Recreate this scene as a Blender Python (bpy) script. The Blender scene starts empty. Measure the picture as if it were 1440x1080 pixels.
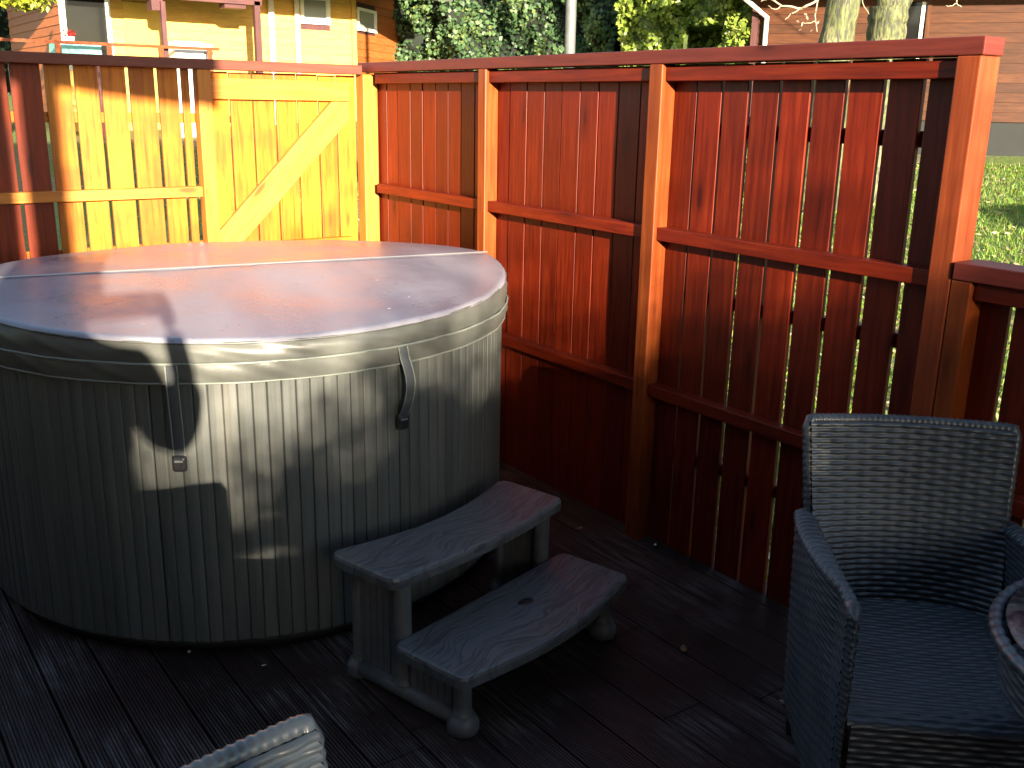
import bpy, math, random
import numpy as np
from mathutils import Vector, Matrix, Quaternion
random.seed(7); rng = np.random.default_rng(7)
S = bpy.context.scene
COL = S.collection
R = math.radians
PI = math.pi

# ------------------------------------------------------------------ camera frame (solved from the fence geometry)
F, PIT, ROL, YAW = 1396.83, 0.2760, 0.0189, 0.6267
CAM = Vector((-2.4694, -4.7201, 1.6196))
fw = Vector((math.sin(YAW)*math.cos(PIT), math.cos(YAW)*math.cos(PIT), -math.sin(PIT)))
rt = Vector((math.cos(YAW), -math.sin(YAW), 0)); up = rt.cross(fw)
r2 = rt*math.cos(ROL)+up*math.sin(ROL); u2 = -rt*math.sin(ROL)+up*math.cos(ROL)
def ray(px, py): return F*fw+(px-720)*r2-(py-540)*u2
def on_plane(px, py, P0, n):
    d = ray(px, py); t = (Vector(P0)-CAM).dot(n)/d.dot(n); return CAM+d*t
SUN = Vector((1, 3.6, -0.70)).normalized()

# ------------------------------------------------------------------ object helpers
def tag(o, label=None, cat=None, group=None, kind=None):
    if label: o['label'] = label
    if cat: o['category'] = cat
    if group: o['group'] = group
    if kind: o['kind'] = kind
    return o
def empty(name, loc=(0,0,0), rz=0.0, label=None, cat=None, group=None):
    o = bpy.data.objects.new(name, None); COL.objects.link(o)
    o.location = loc; o.rotation_euler = (0,0,rz); o.empty_display_size = .1
    return tag(o, label, cat, group)

class MB:
    """collects boxes, tubes, grids; UVs run along the grain in metres; one random value per piece"""
    def __init__(s): s.v=[]; s.f=[]; s.uv=[]; s.rn=[]; s.sm=[]
    def add(s, vs, fs, uvs, smooth=False, rnd=None):
        b=len(s.v); s.v+= [tuple(x) for x in vs]; rnd = random.random() if rnd is None else rnd
        for f,u in zip(fs,uvs):
            s.f.append([i+b for i in f]); s.uv.append(u); s.rn.append(rnd); s.sm.append(smooth)
    def box(s, lo, hi, M=None, top_cut=None):
        lo=list(lo); hi=list(hi)
        c=[(lo[0],hi[0])[i&1:][:1][0] if 0 else (hi[0] if i&1 else lo[0]) for i in range(8)]
        vs=[Vector((hi[0] if i&1 else lo[0], hi[1] if i&2 else lo[1], hi[2] if i&4 else lo[2])) for i in range(8)]
        dims=[hi[k]-lo[k] for k in range(3)]; L=dims.index(max(dims))
        oth=[k for k in range(3) if k!=L]
        fs=[(0,2,3,1),(4,5,7,6),(0,1,5,4),(2,6,7,3),(0,4,6,2),(1,3,7,5)]
        ax=[2,2,1,1,0,0]; ou=random.random()*20; ov=random.random()*20; uvs=[]
        for f,a in zip(fs,ax):
            if a==L: k1,k2=oth; uvs.append([(ou+vs[i][k1]*.3, ov+vs[i][k2]) for i in f])
            else:
                k2=[k for k in oth if k!=a][0]
                uvs.append([(ou+vs[i][L], ov+a*.37+vs[i][k2]) for i in f])
        if M is not None: vs=[M@v for v in vs]
        s.add(vs,fs,uvs)
        return s
    def beam(s, A, B, w, h, up=(0,0,1)):
        A=Vector(A);B=Vector(B);x=(B-A);L=x.length;x.normalize();z=Vector(up);y=z.cross(x).normalized();z=x.cross(y)
        M=Matrix(((x.x,y.x,z.x,A.x),(x.y,y.y,z.y,A.y),(x.z,y.z,z.z,A.z),(0,0,0,1)))
        return s.box((0,-w/2,-h/2),(L,w/2,h/2),M)
    def tube(s, pts, rad, n=12, cap=True, flat=1.0, upv=None):
        pts=[Vector(p) for p in pts]
        if not hasattr(rad,'__len__'): rad=[rad]*len(pts)
        vs=[];prev=None
        for i,p in enumerate(pts):
            t=(pts[min(i+1,len(pts)-1)]-pts[max(i-1,0)]).normalized()
            if upv is not None: a=Vector(upv); a=(a-a.dot(t)*t).normalized()
            elif prev is None:
                a=Vector((0,0,1)) if abs(t.z)<.9 else Vector((1,0,0)); a=(a-a.dot(t)*t).normalized()
            else: a=(prev-prev.dot(t)*t).normalized()
            prev=a; b=t.cross(a)
            for k in range(n):
                th=2*PI*k/n; vs.append(p+a*math.cos(th)*rad[i]*flat+b*math.sin(th)*rad[i])
        fs=[];uvs=[];l=0
        for i in range(len(pts)-1):
            dl=(pts[i+1]-pts[i]).length
            for k in range(n):
                a=i*n+k;b=i*n+(k+1)%n
                fs.append((a,b,b+n,a+n)); r_=rad[i]*2*PI/n
                uvs.append([(l,k*r_),(l,(k+1)*r_),(l+dl,(k+1)*r_),(l+dl,k*r_)])
            l+=dl
        if cap:
            fs.append(tuple(range(n))[::-1]); uvs.append([(0,0)]*n)
            m=(len(pts)-1)*n; fs.append(tuple(range(m,m+n))); uvs.append([(0,0)]*n)
        s.add(vs,fs,uvs,True); return s
    def grid(s, fn, nu, nv, smooth=True, closeu=False, rnd=None):
        vs=[fn(i/nu, j/nv) for j in range(nv+1) for i in range(nu+1)]
        fs=[];uvs=[]
        for j in range(nv):
            for i in range(nu):
                a=j*(nu+1)+i; fs.append((a,a+1,a+nu+2,a+nu+1))
                uvs.append([(i/nu,j/nv),((i+1)/nu,j/nv),((i+1)/nu,(j+1)/nv),(i/nu,(j+1)/nv)])
        s.add(vs,fs,uvs,smooth,rnd); return s
    def lathe(s, prof, c=(0,0), n=32, a0=0, a1=2*PI):
        def fn(u,v):
            k=v*(len(prof)-1); r,z=prof[int(round(k))]; th=a0+(a1-a0)*u
            return Vector((c[0]+r*math.cos(th), c[1]+r*math.sin(th), z))
        return s.grid(fn,n,len(prof)-1)
    def build(s, name, mat, parent=None, bevel=0, seg=2, local=None):
        m=bpy.data.meshes.new(name)
        vs=s.v
        if local is not None: vs=[tuple(Vector(v)-Vector(local)) for v in vs]
        m.from_pydata(vs,[],s.f)
        ul=m.uv_layers.new(name='UVMap'); flat=np.array([c for u in s.uv for p in u for c in p],dtype=np.float32)
        ul.data.foreach_set('uv',flat)
        at=m.attributes.new('rnd','FLOAT','FACE'); at.data.foreach_set('value',np.array(s.rn,dtype=np.float32))
        m.polygons.foreach_set('use_smooth',np.array(s.sm,dtype=bool))
        m.validate(); m.update()
        o=bpy.data.objects.new(name,m); COL.objects.link(o)
        if mat: m.materials.append(mat)
        if parent: o.parent=parent
        if local is not None and parent is None: o.location=local
        if bevel:
            b=o.modifiers.new('bev','BEVEL'); b.width=bevel; b.segments=seg; b.limit_method='ANGLE'; b.angle_limit=R(40)
            b.harden_normals=False
        return o

# ------------------------------------------------------------------ materials
def newmat(name):
    m=bpy.data.materials.new(name); m.use_nodes=True; nt=m.node_tree; b=nt.nodes['Principled BSDF']; return m,nt,b
def N(nt,t,**k):
    n=nt.nodes.new(t)
    for a,v in k.items():
        if a in n.inputs: n.inputs[a].default_value=v
        else: setattr(n,a,v)
    return n
def ramp(nt, fac, stops):
    r=nt.nodes.new('ShaderNodeValToRGB'); e=r.color_ramp.elements
    while len(e)<len(stops): e.new(.5)
    for i,(p,c) in enumerate(stops): e[i].position=p; e[i].color=(*c,1) if len(c)==3 else c
    nt.links.new(fac,r.inputs[0]); return r.outputs[0]
def mapping(nt, src, scale):
    m=N(nt,'ShaderNodeMapping'); m.inputs['Scale'].default_value=scale; nt.links.new(src,m.inputs[0]); return m.outputs[0]
def bump(nt,b,h,strength,dist):
    u=N(nt,'ShaderNodeBump'); u.inputs['Strength'].default_value=strength; u.inputs['Distance'].default_value=dist
    nt.links.new(h,u.inputs['Height']); nt.links.new(u.outputs[0],b.inputs['Normal']); return u
def mixc(nt,f,a,b,mode='MIX'):
    m=nt.nodes.new('ShaderNodeMix'); m.data_type='RGBA'; m.blend_type=mode
    for s,v in ((m.inputs[0],f),(m.inputs[6],a),(m.inputs[7],b)):
        if hasattr(v,'links'): nt.links.new(v,s)
        elif isinstance(v,(int,float)): s.default_value=v
        else: s.default_value=(*v,1)
    return m.outputs[2]

def wood(name, c_lo, c_mid, c_hi, rough=.42, var=.35, knots=True, wear=.25, coat=0.0, grain=1.0, fine=60, spec=.25):
    m,nt,b=newmat(name); L=nt.links.new
    uv=N(nt,'ShaderNodeUVMap').outputs[0]; oc=N(nt,'ShaderNodeTexCoord').outputs['Object']
    at=N(nt,'ShaderNodeAttribute',attribute_name='rnd')
    # slowly bending grain
    wv=N(nt,'ShaderNodeTexNoise',Scale=1.0); L(mapping(nt,uv,(2.0,9,1)),wv.inputs['Vector']); wv.inputs['Detail'].default_value=2
    add=N(nt,'ShaderNodeMix',data_type='VECTOR'); add.inputs[0].default_value=.03
    L(uv,add.inputs[4]); L(wv.outputs['Color'],add.inputs[5])
    g=N(nt,'ShaderNodeTexNoise',Scale=1.0); L(mapping(nt,add.outputs[1],(3.5,fine,1)),g.inputs['Vector']); g.inputs['Detail'].default_value=5; g.inputs['Roughness'].default_value=.6
    col=ramp(nt,g.outputs[0],[(.25,c_lo),(.5,c_mid),(.78,c_hi)])
    # board-to-board variation
    vr=N(nt,'ShaderNodeMapRange'); vr.inputs[3].default_value=1-var; vr.inputs[4].default_value=1+var*.55; L(at.outputs['Fac'],vr.inputs[0])
    hsv=N(nt,'ShaderNodeHueSaturation'); L(col,hsv.inputs['Color']); L(vr.outputs[0],hsv.inputs['Value'])
    col=hsv.outputs[0]
    # blotchy stain take-up
    bl=N(nt,'ShaderNodeTexNoise',Scale=5.0); L(oc,bl.inputs['Vector']); bl.inputs['Detail'].default_value=4
    bf=ramp(nt,bl.outputs[0],[(.38,(0,0,0)),(.62,(1,1,1))])
    col=mixc(nt,bf,col,mixc(nt,wear,col,c_lo),'MIX')
    if knots:
        vo=N(nt,'ShaderNodeTexVoronoi',Scale=1.0); L(mapping(nt,uv,(2.3,9,1)),vo.inputs['Vector'])
        kf=ramp(nt,vo.outputs['Distance'],[(.07,(1,1,1)),(.125,(0,0,0))])
        col=mixc(nt,kf,col,tuple(x*.3 for x in c_lo))
        k2=ramp(nt,vo.outputs['Distance'],[(.12,(.55,.55,.55)),(.30,(0,0,0))]); col=mixc(nt,k2,col,c_lo)
    L(col,b.inputs['Base Color'])
    rr=N(nt,'ShaderNodeMapRange'); rr.inputs[3].default_value=rough-.1; rr.inputs[4].default_value=rough+.18; L(g.outputs[0],rr.inputs[0]); L(rr.outputs[0],b.inputs['Roughness'])
    b.inputs['Coat Weight'].default_value=coat; b.inputs['Coat Roughness'].default_value=.25
    b.inputs['Specular IOR Level'].default_value=spec
    bump(nt,b,g.outputs[0],.35*grain,.002)
    return m
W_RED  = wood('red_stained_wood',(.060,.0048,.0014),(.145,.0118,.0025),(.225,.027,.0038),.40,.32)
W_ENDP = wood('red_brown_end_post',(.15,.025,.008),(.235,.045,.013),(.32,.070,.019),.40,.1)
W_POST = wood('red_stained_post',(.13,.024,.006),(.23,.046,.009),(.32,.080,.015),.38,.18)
W_CAP  = wood('red_stained_cap',(.075,.013,.009),(.115,.020,.014),(.16,.03,.018),.42,.15)
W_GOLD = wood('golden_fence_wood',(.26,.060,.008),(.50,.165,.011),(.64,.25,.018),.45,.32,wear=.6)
W_LEFT = wood('shade_red_fence_wood',(.09,.010,.003),(.22,.026,.005),(.33,.055,.009),.45,.3)  # leftmost back-fence boards: the deep red of their shade put into the wood
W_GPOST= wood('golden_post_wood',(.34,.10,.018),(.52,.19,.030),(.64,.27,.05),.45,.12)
W_GCAP = wood('dull_red_cap_wood',(.11,.028,.018),(.15,.042,.026),(.20,.06,.036),.5,.12)
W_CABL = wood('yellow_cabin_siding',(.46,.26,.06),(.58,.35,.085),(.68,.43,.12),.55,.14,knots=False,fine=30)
W_CABL2= wood('dim_lit_cabin_siding',(.24,.065,.016),(.33,.095,.022),(.42,.14,.035),.55,.14,knots=False,fine=30)  # cabin flanks: their weaker light put into the siding colour
W_CABR = wood('brown_cabin_siding',(.034,.0100,.003),(.060,.0185,.005),(.092,.030,.008),.5,.3,knots=False,fine=30)
W_DARK = wood('dark_timber_trim',(.05,.02,.02),(.08,.03,.03),(.12,.045,.04),.55,.1,knots=False)
W_DOOR = wood('yellow_painted_door',(.52,.33,.06),(.58,.37,.07),(.62,.42,.09),.45,.05,knots=False)
W_LODGE= wood('lodge_siding',(.16,.06,.03),(.22,.085,.04),(.28,.11,.05),.55,.2,knots=False)

def plain(name,c,rough=.5,metal=0,noise=0.0,scale=20,bmp=0.0,spec=.5,coat=0,bd=.002):
    m,nt,b=newmat(name); b.inputs['Roughness'].default_value=rough; b.inputs['Metallic'].default_value=metal
    b.inputs['Specular IOR Level'].default_value=spec; b.inputs['Coat Weight'].default_value=coat
    oc=N(nt,'ShaderNodeTexCoord').outputs['Object']
    n=N(nt,'ShaderNodeTexNoise',Scale=scale); nt.links.new(oc,n.inputs['Vector']); n.inputs['Detail'].default_value=5
    c1=tuple(x*(1-noise) for x in c); c2=tuple(min(1,x*(1+noise)) for x in c)
    nt.links.new(ramp(nt,n.outputs[0],[(.3,c1),(.7,c2)]),b.inputs['Base Color'])
    if bmp: bump(nt,b,n.outputs[0],bmp,bd)
    return m
M_WHITE=plain('white_plastic',(.6,.6,.58),.4,noise=.04)
M_FRAME=plain('white_window_frame',(.75,.74,.70),.45,noise=.05)
M_PIPE =plain('white_downpipe',(.70,.68,.62),.4,noise=.06)
M_METAL=plain('galvanised_steel',(.12,.13,.13),.6,.2,noise=.15,scale=12)
M_BLACK=plain('black_plastic',(.02,.02,.022),.3,noise=.2)
M_GREYP=plain('grey_panel',(.25,.27,.28),.5,noise=.1)
M_TURQ =plain('turquoise_cloth',(.22,.55,.47),.6,noise=.08)
M_REDP =plain('red_petals',(.5,.03,.02),.6,noise=.2)
M_PLINTH=plain('grey_green_plinth',(.008,.010,.009),.8,noise=.15,scale=4,bmp=.3)
M_ROOF =plain('roof_felt',(.05,.045,.045),.8,noise=.2,scale=10)
M_SKIN =plain('skin',(.45,.27,.20),.5,noise=.06); M_HAIR=plain('brown_hair',(.05,.03,.02),.6,noise=.3,scale=60)
M_COAT =plain('navy_fabric',(.02,.025,.05),.85,noise=.15,scale=80,bmp=.3); M_JEAN=plain('denim',(.05,.07,.13),.85,noise=.15,scale=80)
M_CHIP =plain('pale_flake',(.55,.52,.48),.6,noise=.1)
M_LEAFD=plain('dry_leaf',(.16,.085,.035),.6,noise=.4,scale=30)
M_LEAFP=plain('pale_dry_leaf',(.34,.24,.19),.6,noise=.3,scale=30)
def glassy(name,c,rough=.05):
    m,nt,b=newmat(name); b.inputs['Base Color'].default_value=(*c,1); b.inputs['Roughness'].default_value=rough
    b.inputs['Specular IOR Level'].default_value=.3; return m
M_GLASS=glassy('dark_window_glass',(.010,.010,.010),.06)
M_GLASSL=glassy('net_curtained_glass',(.22,.23,.22),.12)

def mat_lid():
    m,nt,b=newmat('grey_vinyl'); L=nt.links.new
    oc=N(nt,'ShaderNodeTexCoord').outputs['Object']
    n=N(nt,'ShaderNodeTexNoise',Scale=2.2); L(oc,n.inputs['Vector']); n.inputs['Detail'].default_value=6; n.inputs['Roughness'].default_value=.65
    f=N(nt,'ShaderNodeTexNoise',Scale=55); L(oc,f.inputs['Vector']); f.inputs['Detail'].default_value=4
    col=ramp(nt,n.outputs[0],[(.3,(.19,.18,.22)),(.7,(.27,.26,.30))])
    sp=ramp(nt,f.outputs[0],[(.66,(0,0,0)),(.73,(1,1,1))]); col=mixc(nt,mixc(nt,.5,(0,0,0),sp),col,(.10,.07,.06))
    L(col,b.inputs['Base Color'])
    rr=N(nt,'ShaderNodeMapRange'); rr.inputs[1].default_value=.35; rr.inputs[2].default_value=.65; rr.inputs[3].default_value=.24; rr.inputs[4].default_value=.44
    L(n.outputs[0],rr.inputs[0]); L(rr.outputs[0],b.inputs['Roughness'])
    v=N(nt,'ShaderNodeTexVoronoi',Scale=420); L(oc,v.inputs['Vector'])
    bb=bump(nt,b,v.outputs['Distance'],.12,.0006)
    b2=N(nt,'ShaderNodeBump'); b2.inputs['Strength'].default_value=.25; b2.inputs['Distance'].default_value=.02
    L(n.outputs[0],b2.inputs['Height']); L(b2.outputs[0],bb.inputs['Normal'])
    b.inputs['Specular IOR Level'].default_value=.6
    return m
M_LID=mat_lid()
M_SKIRT=plain('grey_vinyl_skirt',(.092,.095,.086),.38,noise=.18,scale=7,bmp=.25,bd=.006)
M_PIPING=plain('pale_piping',(.17,.187,.165),.4,noise=.08)
M_SEAM=plain('pale_fold_seam',(.38,.37,.36),.35,noise=.05)
M_STRAP=plain('grey_webbing',(.062,.068,.075),.5,noise=.1,scale=200,bmp=.3)
def mat_slat():
    m,nt,b=newmat('grey_synthetic_slats'); L=nt.links.new
    oc=N(nt,'ShaderNodeTexCoord').outputs['Object']
    g=N(nt,'ShaderNodeTexNoise',Scale=1); L(mapping(nt,oc,(60,60,2.5)),g.inputs['Vector']); g.inputs['Detail'].default_value=5
    n=N(nt,'ShaderNodeTexNoise',Scale=3); L(oc,n.inputs['Vector']); n.inputs['Detail'].default_value=5
    at=N(nt,'ShaderNodeAttribute',attribute_name='rnd')
    col=ramp(nt,g.outputs[0],[(.3,(.060,.066,.062)),(.7,(.098,.106,.099))])
    col=mixc(nt,mixc(nt,.35,(0,0,0),n.outputs['Color']),col,(.05,.048,.04))
    vr=N(nt,'ShaderNodeMapRange'); vr.inputs[3].default_value=.86; vr.inputs[4].default_value=1.1; L(at.outputs['Fac'],vr.inputs[0])
    h=N(nt,'ShaderNodeHueSaturation'); L(col,h.inputs['Color']); L(vr.outputs[0],h.inputs['Value']); L(h.outputs[0],b.inputs['Base Color'])
    st=N(nt,'ShaderNodeTexNoise',Scale=1); L(mapping(nt,oc,(14,14,1.3)),st.inputs['Vector']); st.inputs['Detail'].default_value=7; st.inputs['Roughness'].default_value=.7
    sf=ramp(nt,st.outputs[0],[(.50,(0,0,0)),(.70,(.55,.55,.55))]); L(mixc(nt,sf,h.outputs[0],(.13,.125,.105)),b.inputs['Base Color'])
    b.inputs['Roughness'].default_value=.5; bump(nt,b,g.outputs[0],.3,.0015)
    return m
M_SLAT=mat_slat()
def mat_step(tread):
    m,nt,b=newmat('grey_composite_tread' if tread else 'grey_composite_leg'); L=nt.links.new
    oc=N(nt,'ShaderNodeTexCoord').outputs['Object']
    if tread:
        d=N(nt,'ShaderNodeTexNoise',Scale=2.4); L(oc,d.inputs['Vector']); d.inputs['Detail'].default_value=3
        v=N(nt,'ShaderNodeMix',data_type='VECTOR'); v.inputs[0].default_value=.22; L(oc,v.inputs[4]); L(d.outputs['Color'],v.inputs[5])
        w=N(nt,'ShaderNodeTexNoise',Scale=1); L(mapping(nt,v.outputs[1],(3.2,30,6)),w.inputs['Vector']); w.inputs['Detail'].default_value=3
        rid=ramp(nt,w.outputs[0],[(.40,(1,1,1)),(.45,(.1,.1,.1)),(.49,(1,1,1)),(.55,(.9,.9,.9)),(.58,(.35,.35,.35)),(.62,(1,1,1))])
        col=mixc(nt,rid,(.036,.041,.047),(.084,.092,.099)); L(col,b.inputs['Base Color'])
        bump(nt,b,rid,.5,.003); b.inputs['Roughness'].default_value=.42
    else:
        n=N(nt,'ShaderNodeTexNoise',Scale=30); L(oc,n.inputs['Vector'])
        L(ramp(nt,n.outputs[0],[(.3,(.065,.070,.074)),(.7,(.092,.098,.102))]),b.inputs['Base Color']); b.inputs['Roughness'].default_value=.45
        bump(nt,b,n.outputs[0],.1,.001)
    return m
M_TREAD=mat_step(True); M_SLEG=mat_step(False)
def mat_wicker():
    m,nt,b=newmat('slate_rattan'); L=nt.links.new
    oc=N(nt,'ShaderNodeTexCoord').outputs['Object']
    n=N(nt,'ShaderNodeTexNoise',Scale=9); L(oc,n.inputs['Vector']); n.inputs['Detail'].default_value=6
    L(ramp(nt,n.outputs[0],[(.3,(.035,.044,.053)),(.7,(.062,.074,.087))]),b.inputs['Base Color'])
    b.inputs['Roughness'].default_value=.36; b.inputs['Specular IOR Level'].default_value=.6
    return m
M_WICK=mat_wicker()
def mat_deck():
    m,nt,b=newmat('dark_red_brown_decking'); L=nt.links.new
    uv=N(nt,'ShaderNodeUVMap').outputs[0]; oc=N(nt,'ShaderNodeTexCoord').outputs['Object']; at=N(nt,'ShaderNodeAttribute',attribute_name='rnd')
    g=N(nt,'ShaderNodeTexNoise',Scale=1); L(mapping(nt,oc,(90,4,1)),g.inputs['Vector']); g.inputs['Detail'].default_value=5
    n=N(nt,'ShaderNodeTexNoise',Scale=2.6); L(oc,n.inputs['Vector']); n.inputs['Detail'].default_value=7; n.inputs['Roughness'].default_value=.7
    col=ramp(nt,g.outputs[0],[(.3,(.014,.007,.007)),(.7,(.040,.018,.016))])
    wearf=ramp(nt,n.outputs[0],[(.47,(0,0,0)),(.62,(1,1,1))])
    gw=ramp(nt,g.outputs[0],[(.45,(0,0,0)),(.62,(.7,.7,.7))])
    f=N(nt,'ShaderNodeMath',operation='MULTIPLY'); L(wearf,f.inputs[0]); L(gw,f.inputs[1])
    col=mixc(nt,f.outputs[0],col,(.13,.118,.115))
    vr=N(nt,'ShaderNodeMapRange'); vr.inputs[3].default_value=.7; vr.inputs[4].default_value=1.2; L(at.outputs['Fac'],vr.inputs[0])
    h=N(nt,'ShaderNodeHueSaturation'); L(col,h.inputs['Color']); L(vr.outputs[0],h.inputs['Value']); L(h.outputs[0],b.inputs['Base Color'])
    rr=N(nt,'ShaderNodeMapRange'); rr.inputs[1].default_value=.3; rr.inputs[2].default_value=.7; rr.inputs[3].default_value=.35; rr.inputs[4].default_value=.75
    L(n.outputs[0],rr.inputs[0]); L(rr.outputs[0],b.inputs['Roughness']); bump(nt,b,g.outputs[0],.4,.002)
    return m
M_DECK=mat_deck()
def mat_leaf(name,cols,rough=.4,trans=.25):
    m,nt,b=newmat(name); L=nt.links.new
    at=N(nt,'ShaderNodeAttribute',attribute_name='rnd')
    k=len(cols); L(ramp(nt,at.outputs['Fac'],[(i/(k-1),c) for i,c in enumerate(cols)]),b.inputs['Base Color'])
    b.inputs['Roughness'].default_value=rough
    out=nt.nodes['Material Output']; tr=N(nt,'ShaderNodeBsdfTranslucent'); L(b.inputs['Base Color'].links[0].from_socket,tr.inputs[0])
    mx=N(nt,'ShaderNodeMixShader'); mx.inputs[0].default_value=trans; L(b.outputs[0],mx.inputs[1]); L(tr.outputs[0],mx.inputs[2]); L(mx.outputs[0],out.inputs[0])
    return m
M_IVYD=mat_leaf('shade_dark_ivy_leaf',[(.022,.050,.022),(.050,.105,.040),(.085,.155,.052),(.17,.20,.055)],.5)  # shaded half of the ivy hedge: its shade put into the leaf colour
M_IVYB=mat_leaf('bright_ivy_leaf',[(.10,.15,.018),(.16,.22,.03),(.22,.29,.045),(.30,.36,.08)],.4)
M_YLEAF=mat_leaf('yellow_green_leaf',[(.14,.18,.015),(.24,.27,.02),(.36,.36,.03)],.45)
M_GRASS=mat_leaf('grass_blade',[(.06,.13,.012),(.10,.21,.018),(.16,.26,.02),(.24,.25,.05)],.5,.3)
M_LITTER=mat_leaf('leaf_litter',[(.12,.07,.03),(.25,.18,.09),(.38,.30,.18),(.50,.44,.30)],.6,.1)
M_INNERB=plain('sunlit_hedge_interior',(.05,.075,.012),.9,noise=.6,scale=9,bmp=.8,bd=.1)
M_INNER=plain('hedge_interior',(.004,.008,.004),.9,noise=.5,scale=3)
def mat_ground():
    m,nt,b=newmat('lawn_soil'); L=nt.links.new
    oc=N(nt,'ShaderNodeTexCoord').outputs['Object']
    n=N(nt,'ShaderNodeTexNoise',Scale=.6); L(oc,n.inputs['Vector']); n.inputs['Detail'].default_value=8
    f=N(nt,'ShaderNodeTexNoise',Scale=18); L(oc,f.inputs['Vector']); f.inputs['Detail'].default_value=6
    a=ramp(nt,f.outputs[0],[(.3,(.06,.10,.012)),(.7,(.14,.20,.025))]); c=ramp(nt,f.outputs[0],[(.3,(.08,.06,.03)),(.7,(.22,.19,.09))])
    L(mixc(nt,ramp(nt,n.outputs[0],[(.45,(0,0,0)),(.6,(.8,.8,.8))]),a,c),b.inputs['Base Color']); b.inputs['Roughness'].default_value=.9
    bump(nt,b,f.outputs[0],.6,.03); return m
M_GROUND=mat_ground()
def mat_bark():
    m,nt,b=newmat('mossy_bark'); L=nt.links.new
    oc=N(nt,'ShaderNodeTexCoord').outputs['Object']
    n=N(nt,'ShaderNodeTexNoise',Scale=1); L(mapping(nt,oc,(7,7,2.2)),n.inputs['Vector']); n.inputs['Detail'].default_value=8; n.inputs['Roughness'].default_value=.7
    v=N(nt,'ShaderNodeTexNoise',Scale=1); L(mapping(nt,oc,(30,30,8)),v.inputs['Vector']); v.inputs['Detail'].default_value=5
    a=ramp(nt,n.outputs[0],[(.35,(.035,.045,.02)),(.5,(.10,.11,.035)),(.65,(.21,.20,.10))])
    L(mixc(nt,ramp(nt,v.outputs[0],[(.40,(.9,.9,.9)),(.55,(0,0,0))]),a,(.03,.03,.02)),b.inputs['Base Color']); b.inputs['Roughness'].default_value=.8
    bump(nt,b,v.outputs[0],.8,.02); return m
M_BARK=mat_bark()
def mat_tabletop():
    m,nt,b=newmat('mottled_table_glass'); L=nt.links.new
    oc=N(nt,'ShaderNodeTexCoord').outputs['Object']
    v=N(nt,'ShaderNodeTexNoise',Scale=38); L(oc,v.inputs['Vector']); v.inputs['Detail'].default_value=4
    L(ramp(nt,v.outputs[0],[(.42,(.012,.012,.018)),(.55,(.09,.08,.08)),(.7,(.20,.18,.17))]),b.inputs['Base Color'])
    b.inputs['Roughness'].default_value=.28; return m
M_TTOP=mat_tabletop()

# ------------------------------------------------------------------ terrain
def H(x,y):
    d=math.hypot(x+2.5,y+4.7)
    return -.28+.088*max(0,min(d,24)-3.2)+.02*max(0,d-24)+.03*math.sin(x*.8)*math.cos(y*.7)*min(1,max(0,(d-6)/4))
g=MB()
def gfn(u,v):
    # concentric grid: fine near, coarse to the horizon
    a=2*PI*u; r=0.2+ (v**2.6)*900
    x=-1.5+r*math.cos(a); y=-2.5+r*math.sin(a); return Vector((x,y,H(x,y)))
g.grid(gfn,160,110)
tag(g.build('ground',M_GROUND),kind='structure')

# grass and fallen leaves outside the fence (only where the lawn can be seen)
def scatter_blades(n, fn, size, mb_name, mat, label, leafy=False):
    vs=np.zeros((n*3 if not leafy else n*4,3)); k=3 if not leafy else 4
    P=fn(n); m=len(P)
    ang=rng.uniform(0,2*PI,m); h=size*rng.uniform(.5,1.3,m)
    d=np.c_[np.cos(ang),np.sin(ang),np.zeros(m)]
    if not leafy:
        lean=rng.normal(0,.35,(m,2))
        V=np.stack([P-d*.006,P+d*.006,P+np.c_[lean*h[:,None],h]],1)
    else:
        e=np.c_[-np.sin(ang),np.cos(ang),rng.normal(0,.3,m)]; d[:,2]=rng.normal(0,.3,m)
        P=P+[0,0,.02]
        V=np.stack([P-d*h[:,None],P-e*h[:,None]*.5,P+d*h[:,None],P+e*h[:,None]*.5],1)
    me=bpy.data.meshes.new(mb_name); me.from_pydata(V.reshape(-1,3),[],np.arange(m*k).reshape(-1,k).tolist())
    at=me.attributes.new('rnd','FLOAT','FACE'); at.data.foreach_set('value',rng.uniform(0,1,m).astype(np.float32))
    me.materials.append(mat); o=bpy.data.objects.new(mb_name,me); COL.objects.link(o)
    return tag(o,label,mb_name.replace('_',' '),kind='stuff')
def lawn_pts(n):
    pts=[]
    while len(pts)<n:
        r=3.3+13*random.random()**.8; a=R(random.uniform(38,70)) if random.random()<.8 else R(random.uniform(5,38))
        x=-2.47+r*math.sin(a); y=-4.72+r*math.cos(a)
        if x>.25: pts.append((x,y,H(x,y)))
    return np.array(pts)
scatter_blades(60000,lawn_pts,.055,'grass',M_GRASS,'short sunlit green lawn grass beyond the red fence')
scatter_blades(9000,lawn_pts,.035,'fallen_leaves',M_LITTER,'pale fallen leaves littering the lawn beyond the fence',True)

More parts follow.
